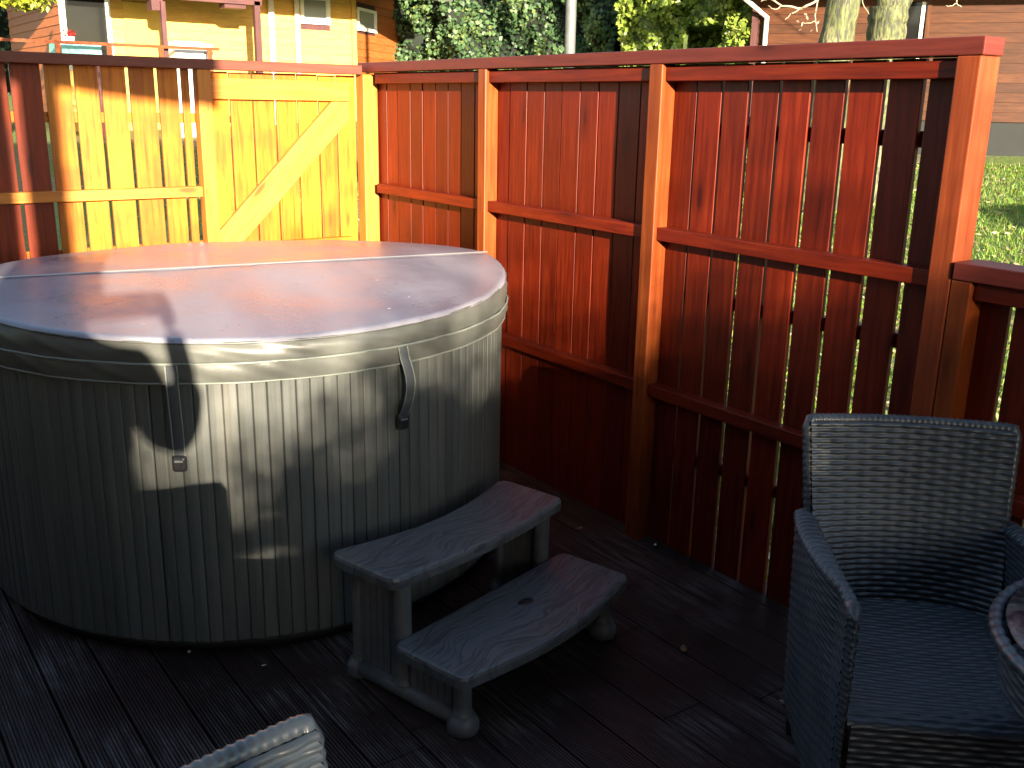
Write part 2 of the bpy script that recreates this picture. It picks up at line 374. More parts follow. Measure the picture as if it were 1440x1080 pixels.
# ------------------------------------------------------------------ deck: ribbed boards running along Y
d=MB(); pit=.149; gap=.006
x=-5.2
while x<.05:
    w=pit-gap; ribs=16; prof=[(x,-.028)]
    for k in range(ribs):
        p=w/ribs; prof+=[(x+k*p+.0012,-.0045),(x+k*p+.0028,0),(x+k*p+p-.0012,0),(x+k*p+p,-.0045)]
    prof+=[(x+w,-.028)]
    cuts=[-8.6,-5.9+random.uniform(-.4,.4),-1.9+random.uniform(-1.3,.6),.02] if random.random()<.6 else [-8.6,-3.9+random.uniform(-.8,1.2),.02]
    for a,b_ in zip(cuts[:-1],cuts[1:]):
        vs=[];fs=[];uvs=[]
        for (px_,pz) in prof: vs+= [(px_,a+.002,pz),(px_,b_-.002,pz)]
        for i in range(len(prof)-1):
            fs.append((2*i,2*i+1,2*i+3,2*i+2)[::-1]); uvs.append([(0,0)]*4)
        d.add(vs,fs,uvs)
    x+=pit
tag(d.build('deck',M_DECK),kind='structure')
f_=MB().box((-5.3,-8.7,-.4),(.05,.03,-.03)); tag(f_.build('deck_subframe',W_DARK),kind='structure')

# ------------------------------------------------------------------ right tall fence
BX0,BX1=.070,.088
def boards_y(mb,edges,gap,z0,z1):
    for a,b in zip(edges[:-1],edges[1:]):
        lo,hi=min(a,b),max(a,b); g_=gap(lo) if callable(gap) else gap
        j=random.uniform(-.0015,.0015)
        mb.box((BX0+j,lo+g_/2,z0),(BX1+j,hi-g_/2,z1+random.uniform(-.001,.001)))
tf=empty('tall_fence',(0.045,-1.6,0),0,'tall red stained board fence with three bays running from corner to end post','fence')
def P(mb,name,mat,par,bevel=.003):
    o=mb.build(name,mat,par,bevel); o.location=-Vector(par.location); 
    if par.rotation_euler.z: o.matrix_parent_inverse=par.matrix_world.inverted()
    return o
P(MB().box((0,-3.285,1.756),(.093,.10,1.801)),'cap_rail',W_CAP,tf)
posts=[(-.055,.02),(-1.075,-1.018),(-2.143,-2.080),(-3.280,-3.214)]
bays=[([.055,-.082,-.193,-.321,-.437,-.556,-.669,-.779,-.892,-1.028],lambda y:.005),
      ([-1.032,-1.161,-1.283,-1.401,-1.513,-1.629,-1.736,-1.850,-1.968,-2.096],lambda y:.005),
      ([-2.10,-2.247,-2.36,-2.477,-2.599,-2.719,-2.842,-2.971,-3.093,-3.222],lambda y:.009 if y>-2.4 else (.014 if y>-2.72 else .018))]
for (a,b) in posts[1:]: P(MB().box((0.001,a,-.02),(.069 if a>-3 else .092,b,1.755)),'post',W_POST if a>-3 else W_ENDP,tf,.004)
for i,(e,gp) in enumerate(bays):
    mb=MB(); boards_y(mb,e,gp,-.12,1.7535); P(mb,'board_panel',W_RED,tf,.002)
    y1=posts[i][0]-.001 if i else -.056; y0=posts[i+1][1]+.001
    for (z0,z1) in ((1.700,1.745),(1.157,1.203),(.580,.625)):
        P(MB().box((.018,y0,z0),(.0685,y1,z1)),'rail',W_RED if z0<1.6 else W_RED,tf)
# backing rails on the far side of the boards
for z in (.35,.95,1.52): P(MB().box((.0895,-3.2,z),(.125,.06,z+.045)),'back_rail',W_RED,tf)

# corner post shared by both runs
cp=MB().box((-.022,-.003,-.02),(.060,.078,1.744))
o=cp.build('corner_post',W_GPOST,None,.004); tag(o,'golden timber corner post between the gate and the tall red fence','post')

# low fence continuing toward the viewer
lf=empty('low_fence',(0.045,-4.8,0),0,'lower red fence continuing from the tall end post behind the rattan chair','fence')
P(MB().box((-.004,-6.6,1.192),(.11,-3.287,1.237)),'cap_rail',W_CAP,lf)
e=[-3.30-.1215*k for k in range(28)]
mb=MB(); boards_y(mb,e,lambda y:.014,-.12,1.1895); P(mb,'board_panel',W_RED,lf,.002)
for z0,z1 in ((1.142,1.188),(.60,.645)): P(MB().box((.018,-6.6,z0),(.0685,-3.34,z1)),'rail',W_RED,lf)
P(MB().box((0.002,-3.338,-.02),(.068,-3.283,1.190)),'post',W_POST,lf)
P(MB().box((0.002,-4.50,-.02),(.068,-4.435,1.190)),'post',W_POST,lf)
P(MB().box((0.002,-5.70,-.02),(.068,-5.635,1.190)),'post',W_POST,lf)

# ------------------------------------------------------------------ back fence (along X) and gate
bf=empty('back_fence',(-2.3,.04,0),0,'golden lit plank fence left of the gate behind the hot tub','fence')
P(MB().box((-4.6,-.006,1.742),(-.026,.105,1.787)),'cap_rail',W_GCAP,bf)
edges=[-.875,-.927,-1.034,-1.161,-1.28,-1.393,-1.514,-1.649]+[-1.649-.12*k for k in range(1,24)]
mb=MB(); ml=MB()
for a,b in zip(edges[:-1],edges[1:]):
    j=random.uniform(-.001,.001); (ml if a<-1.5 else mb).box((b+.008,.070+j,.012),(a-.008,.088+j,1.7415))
P(mb,'board_panel',W_GOLD,bf,.002); o=P(ml,'board_panel',W_LEFT,bf,.002); o['label']='boards at the left end, coloured deep red for their shade'
for xs in ((-.868,-.803),(-2.06,-1.99),(-3.3,-3.23)): P(MB().box((xs[0],.0,-.02),(xs[1],.069,1.741)),'post',W_GPOST,bf)
for x0,x1 in ((-1.989,-.869),(-3.229,-2.061),(-4.6,-3.301)):
    for z0,z1 in ((1.163,1.210),(.58,.625)): P(MB().box((x0,.018,z0),(x1,.0685,z1)),'rail',W_GPOST,bf)
for z in (1.50,.9): P(MB().box((-4.6,.0895,z),(-.8,.12,z+.045)),'back_rail',W_GOLD,bf)

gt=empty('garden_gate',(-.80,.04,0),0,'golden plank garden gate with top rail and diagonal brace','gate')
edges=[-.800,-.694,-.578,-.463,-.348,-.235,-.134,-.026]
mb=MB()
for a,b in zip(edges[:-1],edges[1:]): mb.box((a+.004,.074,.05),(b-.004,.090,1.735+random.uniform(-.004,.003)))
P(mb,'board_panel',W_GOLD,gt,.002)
P(MB().box((-.798,.040,1.610),(-.076,.0735,1.706)),'top_rail',W_GPOST,gt)
P(MB().box((-.798,.040,.835),(-.076,.0735,.925)),'middle_rail',W_GOLD,gt)
P(MB().box((-.798,.040,.12),(-.076,.0735,.215)),'bottom_rail',W_GOLD,gt)
br=MB(); pr=[(-.797,.927),(-.680,.927),(-.078,1.520),(-.078,1.608),(-.175,1.608),(-.797,.985)]
vs=[(a,.042,z) for a,z in pr]+[(a,.073,z) for a,z in pr]; n=6
fs=[tuple(range(n)),tuple(range(2*n-1,n-1,-1))]+[(i+n,(i+1)%n+n,(i+1)%n,i)[:4] for i in range(n)]
dv=Vector((.6,.655)).normalized()
uvs=[[(vs[i][0]*dv.x+vs[i][2]*dv.y, -vs[i][0]*dv.y+vs[i][2]*dv.x) for i in f] for f in fs]
br.add(vs,fs,uvs); P(br,'diagonal_brace',W_GPOST,gt,.003)
for z in (.25,1.5):
    P(MB().box((-.79,.0905,z),(-.60,.0945,z+.035)),'hinge',M_BLACK,gt,0)

# ------------------------------------------------------------------ hot tub
TC=Vector((-1.160,-1.252,0))
ht=empty('hot_tub',TC,0,'round grey hot tub with grooved vertical slat cabinet beside the red fence','hot tub')
nsl=144; prof_pts=[]; RB=.930
cab=MB(); a_off=R(-83.3)
for k in range(nsl):
    seam=(k%18==0)
    a0=a_off+2*PI*k/nsl; a1=a_off+2*PI*(k+1)/nsl; gw=.0022/RB; dg=.006
    if seam: gw=.0045/RB; dg=.012
    seq=[(a0,RB-dg),(a0+gw,RB-.001),(a0+gw*2,RB),( (a0+a1)/2,RB+.0012),(a1-gw*1.6,RB),(a1-gw*.8,RB-.001),(a1,RB-.006)]
    zs=[.035,.05,.3,.6,.9,.94]
    vs=[];fs=[];uvs=[]
    for z in zs:
        sh=-.012 if z==.035 else 0
        for a,r in seq: vs.append(((r+sh)*math.cos(a),(r+sh)*math.sin(a),z))
    m=len(seq)
    for j in range(len(zs)-1):
        for i in range(m-1):
            q=j*m+i; fs.append((q,q+1,q+m+1,q+m)); uvs.append([(0,0)]*4)
    cab.add(vs,fs,uvs,False)
cab.build('cabinet',M_SLAT,ht)
MB().lathe([(.80,0.001),(.90,.002),(.90,.04),(.5,.04)],n=96).build('base_tray',M_BLACK,ht)
MB().lathe([(.70,.94),(.915,.94),(.925,.95),(.925,.962),(.915,.968),(.70,.968)],n=96).build('rim',M_SLEG,ht)

cv=empty('hot_tub_cover',(TC.x,TC.y,.972),0,'round grey vinyl cover with a fold seam lying on the hot tub','cover')
sa=R(-12.5); sd=Vector((math.cos(sa),math.sin(sa),0)); sn=Vector((-sd.y,sd.x,0)); RL=.946
def lid_z(x,y):
    dd=abs(x*sn.x+y*sn.y); return .0165+.048*(1-dd/RL) 
def half(sign):
    mb=MB()
    def fn(u,v):
        th=sa+ (u*PI if sign>0 else -u*PI)
        r=RL*(1-(1-v)**1.6) if v<1 else RL
        x=r*math.cos(th); y=r*math.sin(th)
        z=lid_z(x,y)
        q=max(0,(r-(RL-.014))/.014); z-=.011*q**2.2
        z+=.0016*math.sin(x*9+1)*math.cos(y*7)
        dd=abs(x*sn.x+y*sn.y)
        if dd<.012: z-=.006*(1-dd/.012)
        return Vector((x,y,z))
    mb.grid(fn,96,30); return mb
for s_ in (1,-1):
    o=half(s_).build('top_panel',M_LID,cv)
cv.rotation_euler=(.006,-.010,0)
seam=MB()
seam.grid(lambda u,v: sd*((u*2-1)*(RL-.004))+sn*((v-.5)*.026)+Vector((0,0,.0665+.0025*math.sin(PI*v))),80,6)
seam.build('fold_seam',M_SEAM,cv)
def ring(fnr,z0,z1,nz,mat,name):
    mb=MB()
    def fn(u,v):
        th=2*PI*u; r=fnr(th,v); zz_=z1 if z1<-.01 else lid_z(RL*math.cos(th),RL*math.sin(th))-.0105; z=z0+(zz_-z0)*v
        return Vector((r*math.cos(th),r*math.sin(th),z))
    mb.grid(fn,400,nz); return mb.build(name,mat,cv)
def wr(th,s): return (math.sin(th*23+s)+.7*math.sin(th*41+2*s)+.5*math.sin(th*67+s*3))*.0013
ring(lambda th,v: RL-.008*(1-math.sin(PI*min(1,v*1.0)))*(1 if v>.5 else .3)+.003*math.sin(PI*v)+wr(th,v*5),-.052,.001,10,M_SKIRT,'side_band')
ring(lambda th,v: RL+.004+.004*math.sin(PI*v)-.010*(1-v)+wr(th,3+v*3)*1.3,-.108,-.050,8,M_SKIRT,'skirt_flap')
for zz,rr_ in ((-.0505,.0042),(-.108,.003),(.001,.004)):
    mb=MB(); ez=lambda t: zz if zz<0 else lid_z(RL*math.cos(t*2*PI/200),RL*math.sin(t*2*PI/200))-.0115; mb.tube([((RL+(.003 if zz<0 else -.004)-(.008 if zz<-.1 else 0)+wr(t*2*PI/200,3))*math.cos(t*2*PI/200),(RL+(.003 if zz<0 else -.004)-(.008 if zz<-.1 else 0)+wr(t*2*PI/200,3))*math.sin(t*2*PI/200),ez(t)) for t in range(201)],rr_,6,False)
    mb.build('piping',M_PIPING if zz<0 else M_SKIRT,cv)
def strap(ang,bulge,zbot,label,side=0):
    a=R(ang); rad=Vector((math.cos(a),math.sin(a),0)); tan=Vector((-rad.y,rad.x,0)); w=.017
    pts=[]
    for k in range(25):
        t=k/24; z=-.052+(zbot-.97+.052)*t
        r=RL+.009 if t<.15 else (RL+.009-(RL-RB-.004)*min(1,(t-.15)/.5)+bulge*math.sin(PI*(t-.15)/.85))
        pts.append((rad*r+tan*(side*math.sin(PI*t))+Vector((0,0,z)),t))
    mb=MB()
    def fn(u,v):
        k=int(round(v*24)); p,_=pts[k]; return p+tan*(u-.5)*2*w+rad*(.003 if 0<u<1 else 0)
    mb.grid(fn,4,24)
    def fn2(u,v):
        k=int(round(v*24)); p,_=pts[k]; return p+tan*(.5-u)*2*w-rad*.002
    mb.grid(fn2,4,24)
    st=mb.build('strap',M_STRAP,cv)
    for s_ in (-1,1):
        e_=MB(); e_.tube([p+tan*w*s_*.93+rad*.002 for p,_ in pts],.0022,6); e_.build('strap_edge',M_PIPING,st)
    pb=pts[-1][0]
    M=Matrix(((tan.x,rad.x,0,pb.x),(tan.y,rad.y,0,pb.y),(0,0,1,pb.z),(0,0,0,1)))
    b=MB().box((-.021,-.004,-.034),(.021,.016,.014),M); bo=b.build('buckle',M_BLACK,st,.0095,4)
    r_=MB().box((-.012,.0145,-.004),(.012,.018,.003),M); r_.build('buckle_bar',M_METAL,st,.002)
strap(-123.6,.004,.640,'')
strap(-83.4,.030,.690,'',.012)
# damp specks and tiny leaves on the cover
lt=[]
for k,(px_,py_) in enumerate([(518,402),(540,408),(547,425),(622,402),(530,394),(575,412),(200,446),(517,348),(556,398)]):
    p=on_plane(px_,py_,(0,0,1.02),Vector((0,0,1)))
    z=.97+lid_z(p.x-TC.x,p.y-TC.y)+.003
    a=random.random()*6; s_=random.uniform(.006,.013); mb=MB()
    vs=[(math.cos(a+q)*s_*(1 if q%PI<.1 else .5),math.sin(a+q)*s_*(1 if q%PI<.1 else .5),.002*random.random()) for q in (0,PI/2,PI,3*PI/2)]
    mb.add(vs,[(0,1,2,3)],[[(0,0)]*4]); o=mb.build('leaf_scrap',M_CHIP if k<7 else M_LEAFP); o.location=(p.x,p.y,z)
    tag(o,'tiny pale leaf scrap lying on the grey hot tub cover','leaf','scraps on the hot tub cover')

# ------------------------------------------------------------------ spa steps
UA=math.atan2(.26,.965); O=Vector((-1.372,-2.362,0))
ss=empty('spa_steps',O+Vector((-.012,.0,0)),UA,'grey two tread composite steps standing against the hot tub','steps')
# local: x along tread, y NEGATIVE toward viewer
def tread(y_back,y_front,x0,x1,z,back,front,name,rad=.035,th=.042):
    pts=[]
    n=24
    # outline counter-clockwise starting at front-left
    def corner(cx,cy,a0): return [(cx+rad*math.cos(R(a0+k*15)),cy+rad*math.sin(R(a0+k*15))) for k in range(7)]
    fy=lambda x: y_front-front*math.sin(PI*(x-x0)/(x1-x0))
    by=lambda x: y_back-back*math.sin(PI*(x-x0)/(x1-x0))
    pts+=corner(x0+rad,y_front+rad,180)
    pts+=[(x0+rad+(x1-x0-2*rad)*k/n, fy(x0+rad+(x1-x0-2*rad)*k/n)+ (fy(x0)-fy(x0+rad))*(1 if 0<k<n else 1)) for k in range(1,n)]
    pts+=corner(x1-rad,y_front+rad,270)
    pts+=corner(x1-rad,y_back-rad,0)
    pts+=[(x1-rad-(x1-x0-2*rad)*k/n, by(x1-rad-(x1-x0-2*rad)*k/n)+(by(x0)-by(x0+rad))) for k in range(1,n)]
    pts+=corner(x0+rad,y_back-rad,90)
    lay=[(-.010,-th),(-.001,-th+.006),(0,-.012),(-.003,-.004),(-.010,0)]
    cx=sum(p[0] for p in pts)/len(pts); cy=sum(p[1] for p in pts)/len(pts)
    m=len(pts); nrm=[]
    for i in range(m):
        a=Vector(pts[i-1]);b=Vector(pts[(i+1)%m]); t=(b-a).normalized(); nrm.append(Vector((t.y,-t.x)))
    vs=[];fs=[];uvs=[]
    for off,dz in lay:
        for p,nn in zip(pts,nrm): vs.append((p[0]+nn.x*off,p[1]+nn.y*off,z+dz))
    for j in range(len(lay)-1):
        for i in range(m):
            q=j*m+i;w=j*m+(i+1)%m; fs.append((q,w,w+m,q+m)); uvs.append([(0,0)]*4)
    fs.append(tuple(range(m-1,-1,-1))); uvs.append([(0,0)]*m)
    t0=(len(lay)-1)*m; fs.append(tuple(range(t0,t0+m))); uvs.append([(0,0)]*m)
    mb=MB(); mb.add(vs,fs,uvs,False); o=mb.build(name,M_TREAD,ss)
    return o
tread(.0,-.262,-.005,.762,.400,.070,.030,'tread')
t2=tread(-.245,-.515,-.002,.778,.205,-.0,.050,'tread')
hole=MB().lathe([(.0,.2065),(.020,.2065),(.023,.2055),(.023,.203)],n=24); o=hole.build('drain_plug',M_BLACK,t2)
o.location=(.425,-.372,0); o.scale=(1.25,.8,1)
for sx in (.062,.700):
    s_=1 if sx<.4 else -1
    for (ly,zt,rr_) in ((-.045,.36,.017),(-.225,.36,.026),(-.455,.165,.024)):
        if sx>.4 and ly==-.225: ly=-.215
        mb=MB().lathe([(rr_*1.25,.055),(rr_*1.05,.065),(rr_,.085),(rr_,zt-.02),(rr_*1.1,zt)],n=24)
        lo=mb.build('leg',M_SLEG,ss); lo.location=(sx if ly>-.4 else sx+(.018 if s_<0 else -.004),ly,0)
    mb=MB().lathe([(.0,.0),(.041,.0),(.044,.010),(.044,.028),(.036,.044),(.020,.056),(0,.058)],n=28); fo=mb.build('foot',M_SLEG,ss); fo.location=(sx+(.018 if s_<0 else -.004),-.455,0.001)
    mb=MB().lathe([(.0,.0),(.032,.0),(.034,.010),(.034,.035),(.022,.056),(0,.058)],n=28); fo=mb.build('foot',M_SLEG,ss); fo.location=(sx,-.04,0.001)
    mb=MB(); mb.tube([(sx,-.04,.030),(sx-.002*s_,-.25,.030),(sx+(.016 if s_<0 else -.003),-.45,.030)],.025,14); mb.build('base_rail',M_SLEG,ss)
    mb=MB()
    for k in range(6): mb.box((sx-.005,-.205+k*.026,.05),(sx+.005,-.205+k*.026+.024,.365))
    for k in range(8): mb.box((sx-.005,-.44+k*.026,.05),(sx+.005,-.44+k*.026+.024,.17))
    mb.build('side_panel',M_SLEG,ss,.0015,1)

# ------------------------------------------------------------------ rattan chairs
def weave(mb, pos, nrm, nu, nv, amp=.0058, su=6, sv=4):
    """surface woven of flat strands (rows v) over stakes (cols u)"""
    NU=max(2,int(nu*su)); NV=max(2,int(nv*sv))
    def fn(u,v):
        row=min(int(v*nv*.99999),int(nv)-1) if nv>=1 else 0; fv=v*nv-row
        fv=min(max(fv,0),1)
        prof=math.sin(PI*fv)**.45 if 0<fv<1 else 0
        cc=math.cos(PI*(u*nu+row)); h=prof*(.5+.5*math.copysign(abs(cc)**.6,cc))
        du=abs(u*nu-round(u*nu)); h=max(h,.30*math.sqrt(max(0,1-(du/.3)**2)))
        return Vector(pos(u,v))+Vector(nrm(u,v))*(amp*h-(amp*.9 if prof==0 else 0))
    mb.grid(fn,NU,NV,True)
def lerp(a,b,t): return a+(b-a)*t
def make_chair(label,group):
    r=empty('rattan_armchair',(0,0,0),0,label,'chair',group)
    # local: x right, y back (+), z up. origin below the middle of the back top edge
    wz=lambda z: lerp(.222,.252,max(0,min(1,(z-.42)/.45)))
    yb=lambda z: -.10+.10*((z-.42)/.45) if z>.42 else -.10+.0*(z)
    def fr(u,v):
        z=lerp(.40,.862,v); w=wz(z)-.004; x=lerp(-w,w,u); cz=max(0,1-(z-.40)/.30)
        return (x, yb(z)+.028*math.cos(PI*(u-.5))*1.0-.020-.05*cz*(abs(2*u-1)**3), z)
    mb=MB(); weave(mb,fr,lambda u,v:(0,-1,.2),14,34)
    def bk(u,v):
        z=lerp(.07,.862,v); w=(wz(z) if z>.42 else lerp(.245,.222,(z-.07)/.35)); x=lerp(w,-w,u)
        return (x, (yb(z) if z>.42 else lerp(-.055,-.10,(z-.07)/.35))+.028*math.cos(PI*(u-.5))+.020, z)
    weave(mb,bk,lambda u,v:(0,1,0),14,58)
    mb.build('backrest',M_WICK,r)
    # rolled edge round the back (woven wrap)
    pts=[]
    for k in range(40): z=lerp(.45,.845,k/39); pts.append(Vector((-wz(z),yb(z),z)))
    for k in range(1,60):
        u=k/60; pts.append(Vector((lerp(-wz(.87),wz(.87),u),yb(.87)+.028*math.cos(PI*(u-.5)),.862)))
    for k in range(40): z=lerp(.845,.45,k/39); pts.append(Vector((wz(z),yb(z),z)))
    fine=[]
    for a,b in zip(pts[:-1],pts[1:]):
        for t in (0,.5): fine.append(a.lerp(b,t))
    rad=[.0150+.0012*math.sin(k*1.9) for k in range(len(fine))]
    mb=MB(); mb.tube(fine,rad,12,True,1.0,(0,1,.01)); mb.build('back_edge',M_WICK,r)
    # seat
    mb=MB()
    def se(u,v):
        y=lerp(-.625,-.10,v); return (lerp(-.232,.232,u),y,.425-.012*math.sin(PI*u)*math.sin(PI*v)-.022*max(0,(.12-v)/.12)**2)
    weave(mb,se,lambda u,v:(0,0,1),14,38,.003); mb.build('seat',M_WICK,r)
    mb=MB(); weave(mb,lambda u,v:(lerp(-.225,.225,u),-.626+.0*v-.004*math.sin(PI*v),lerp(.09,.404,v)),lambda u,v:(0,-1,0),14,23,.003); mb.build('front_apron',M_WICK,r)
    # arms
    for s_ in (-1,1):
        mb=MB()
        top=lambda t: .622+.022*t+.010*math.sin(PI*t)      # t 0 back .. 1 front
        xo=lambda t: .250+.034*math.sin(PI*min(1,t*1.05+.12))**.8
        xi=lambda t: .228+.008*math.sin(PI*t)
        yy=lambda t: lerp(-.045,-.600,t)
        def inner(u,v):
            t=lerp(.08,1,u); return (s_*xi(t), yy(t), lerp(.405,top(t),v))
        def outer(u,v):
            t=u; z=lerp(.07,top(t),v); return (s_*(lerp(.245,xo(t),v**.7)),yy(t),z)
        def fro(u,v):
            return (s_*lerp(xi(1),lerp(.245,xo(1),v**.7)+.001,u), -.602-.018*math.sin(PI*u), lerp(.07,top(1),v))
        def tp(u,v):
            t=v; a=PI*u; cx=(xi(t)+xo(t))/2; hw=(xo(t)-xi(t))/2+.004
            y=yy(t)-(.016*math.sin(a) if t>.97 else 0)
            return (s_*(cx-hw*math.cos(a)), y, top(t)+.017*math.sin(a)-(.02 if t>.985 else 0))
        def tpn(u,v): a=PI*u; return (-s_*math.cos(a),0,math.sin(a))
        weave(mb,inner,lambda u,v:(-s_,0,0),14,17,.003)
        weave(mb,outer,lambda u,v:(s_,0,0),15,44,.003)
        weave(mb,fro,lambda u,v:(0,-1,0),2,40,.003,8)
        weave(mb,tp,tpn,2,40,.003,8,4)
        mb.build('arm',M_WICK,r)
        for yl,xl in ((-.58,.25),(-.075,.225)):
            l=MB().lathe([(.0,.0),(.017,.0),(.018,.01),(.018,.085)],n=16).build('foot',M_BLACK,r); l.location=(s_*xl,yl,.001)
    return r
ch=make_chair('slate grey rattan armchair in front of the red fence facing the camera','rattan armchairs')
ch.location=(-.266,-3.386,.0); ch.rotation_euler.z=math.atan2(-.673,.74)
def copy_tree(o,parent=None):
    c=o.copy(); COL.objects.link(c); c.parent=parent
    for k in list(o.children): copy_tree(k,c)
    return c
c2=copy_tree(ch); c2['label']='slate grey rattan armchair whose back pokes up at the bottom edge near the steps'
yaw2=math.atan2(.27,.96)
c2.rotation_euler.z=yaw2
tr=Vector((-2.022,-3.690,0)); c2.location=tr-Vector((math.cos(yaw2),math.sin(yaw2),0))*.262

# ------------------------------------------------------------------ round table
TX,TY,TR=-.585,-4.20,.335
tb=empty('round_table',(TX,TY,0),0,'small round rattan table with mottled glass top at the right edge','table')
MB().lathe([(0,.716),(TR-.012,.716),(TR-.009,.720),(TR-.012,.725),(0,.725)],n=96).build('glass_top',M_TTOP,tb)
mb=MB(); nn=260
mb.tube([((TR+.006)*math.cos(2*PI*k/nn),(TR+.006)*math.sin(2*PI*k/nn),.706) for k in range(nn+1)],[.013+.0015*math.sin(k*2*PI*65/nn) for k in range(nn+1)],12,False); mb.build('rattan_rim',M_WICK,tb)
mb=MB()
def ap(u,v):
    a=2*PI*u; rr_=TR-.012; return (rr_*math.cos(a),rr_*math.sin(a),lerp(.60,.70,v))
weave(mb,ap,lambda u,v:(math.cos(2*PI*u),math.sin(2*PI*u),0),60,7,.003); mb.build('apron',M_WICK,tb)
for k in range(4):
    a=PI/4+k*PI/2; l=MB().tube([(.0,.0,.001),(0,0,.70)],.019,12).build('leg',M_BLACK,tb); l.location=(math.cos(a)*.20,math.sin(a)*.20,0)

# ------------------------------------------------------------------ small debris on the deck
def scrap(px_,py_,s_,mat,name,label,cat,group=None,z=.004,curl=.4):
    p=on_plane(px_,py_,(0,0,z),Vector((0,0,1))); mb=MB(); a=random.random()*6
    def fn(u,v):
        x=(u-.5)*2; w=math.sin(PI*u)**.7*.45; y=(v-.5)*2*w
        return Vector((x*s_*math.cos(a)-y*s_*math.sin(a), x*s_*math.sin(a)+y*s_*math.cos(a), .003+curl*s_*(x*x*.5+y*y)))
    mb.grid(fn,8,4); o=mb.build(name,mat); o.location=(p.x,p.y,z); tag(o,label,cat,group)
scrap(1105,990,.020,M_LEAFP,'fallen_leaf','pale curled leaf on the deck just left of the rattan chair','leaf')
scrap(1128,1058,.024,M_LEAFP,'fallen_leaf','pale flat leaf on the deck nearest the bottom edge by the rattan chair','leaf')
scrap(961,914,.022,M_LEAFD,'fallen_leaf','brown leaf on the open deck between the steps and the rattan chair','leaf')
scrap(921,768,.012,M_CHIP,'paint_flake','small white flake at the foot of the tall fence','flake',curl=.9)
scrap(808,690,.018,M_CHIP,'plastic_scrap','crumpled pale scrap at the fence foot behind the upper step','scrap',curl=1.2)
scrap(846,712,.009,M_CHIP,'paint_flake','tiny pale fleck on the deck right of the crumpled scrap','flake')
scrap(815,744,.018,M_LEAFD,'fallen_leaf','dull brown leaf on the deck beyond the lower step','leaf')
scrap(266,918,.010,M_CHIP,'paint_flake','tiny pale fleck at the foot of the hot tub front','flake')
scrap(371,937,.008,M_CHIP,'paint_flake','tiny pale fleck on the dark deck left of the steps','flake')

# ------------------------------------------------------------------ cabins behind
def siding(mb,P0,t,nrm,s0,s1,z0,z1,pitch=.14,holes=(),th=.022):
    z=z0
    while z<z1-1e-4:
        zt=min(z+pitch,z1); segs=[(s0,s1)]
        for (a,b,c,e_) in holes:
            if e_>z+.01 and c<zt-.01:
                ns=[]
                for (p,q) in segs:
                    if b<=p or a>=q: ns.append((p,q)); continue
                    if a>p: ns.append((p,a))
                    if b<q: ns.append((b,q))
                segs=ns
        for (p,q) in segs:
            # wedge-shaped lap board
            A=[(p,0,z),(p,th,z),(p,.006,zt),(p,0,zt)]; B=[(q,0,z),(q,th,z),(q,.006,zt),(q,0,zt)]
            vs=[P0+t*x+nrm*y+Vector((0,0,zz)) for x,y,zz in A+B]
            fs=[(0,1,2,3)[::-1],(4,5,6,7),(1,5,6,2)[::-1],(0,4,5,1)[::-1],(2,6,7,3)[::-1],(0,3,7,4)]
            o_=random.random()*20
            uvs=[[(0,0)]*4,[(0,0)]*4]+[[(o_+vs[i].dot(t),o_+vs[i].z) for i in f] for f in fs[2:]]
            mb.add(vs,fs,uvs)
        z=zt
def slab(mb,P0,t,nrm,s0,s1,y0,y1,z0,z1):
    M=Matrix(((t.x,nrm.x,0,P0.x),(t.y,nrm.y,0,P0.y),(0,0,1,0),(0,0,0,1))); mb.box((s0,y0,z0),(s1,y1,z1),M)
def loc_on(px_,py_,P0,t,nrm,off=0):
    p=on_plane(px_,py_,P0+nrm*off,nrm); return (p-P0).dot(t),p.z
def LP(mb,name,mat,root,bevel=0):
    o=mb.build(name,mat,root,bevel); o.location=-Vector(root.location); return o

# --- left (yellow) cabin, facade along X at Y=13
P0=Vector((0,13.2,0)); t=Vector((1,0,0)); n_=Vector((0,-1,0))
q=lambda px_,py_,off=0: loc_on(px_,py_,P0,t,n_,off)
cl=empty('yellow_cabin',(q(300,60)[0],13.2,1.2),0,'sunlit yellow timber cabin with veranda beyond the gate','cabin')
s_l=q(86,30)[0]; s_r=q(497,30)[0]
zt=6.0
win=(q(92,30)[0],q(149,30)[0],q(92,62)[1]-.3,q(92,-20)[1])
door=(q(174,30)[0],q(229,30)[0],.9,q(174,2)[1])
w2=(q(421,10)[0],q(463,10)[0],q(440,34)[1],q(440,-30)[1])
mb=MB(); siding(mb,P0,t,n_,s_l,s_r,.6,zt,.14,(win,door,w2)); LP(mb,'wall',W_CABL,cl)
mb=MB(); slab(mb,P0,t,n_,s_l+.01,s_r-.01,-.25,-.003,.6,zt); LP(mb,'wall_core',W_DARK,cl)
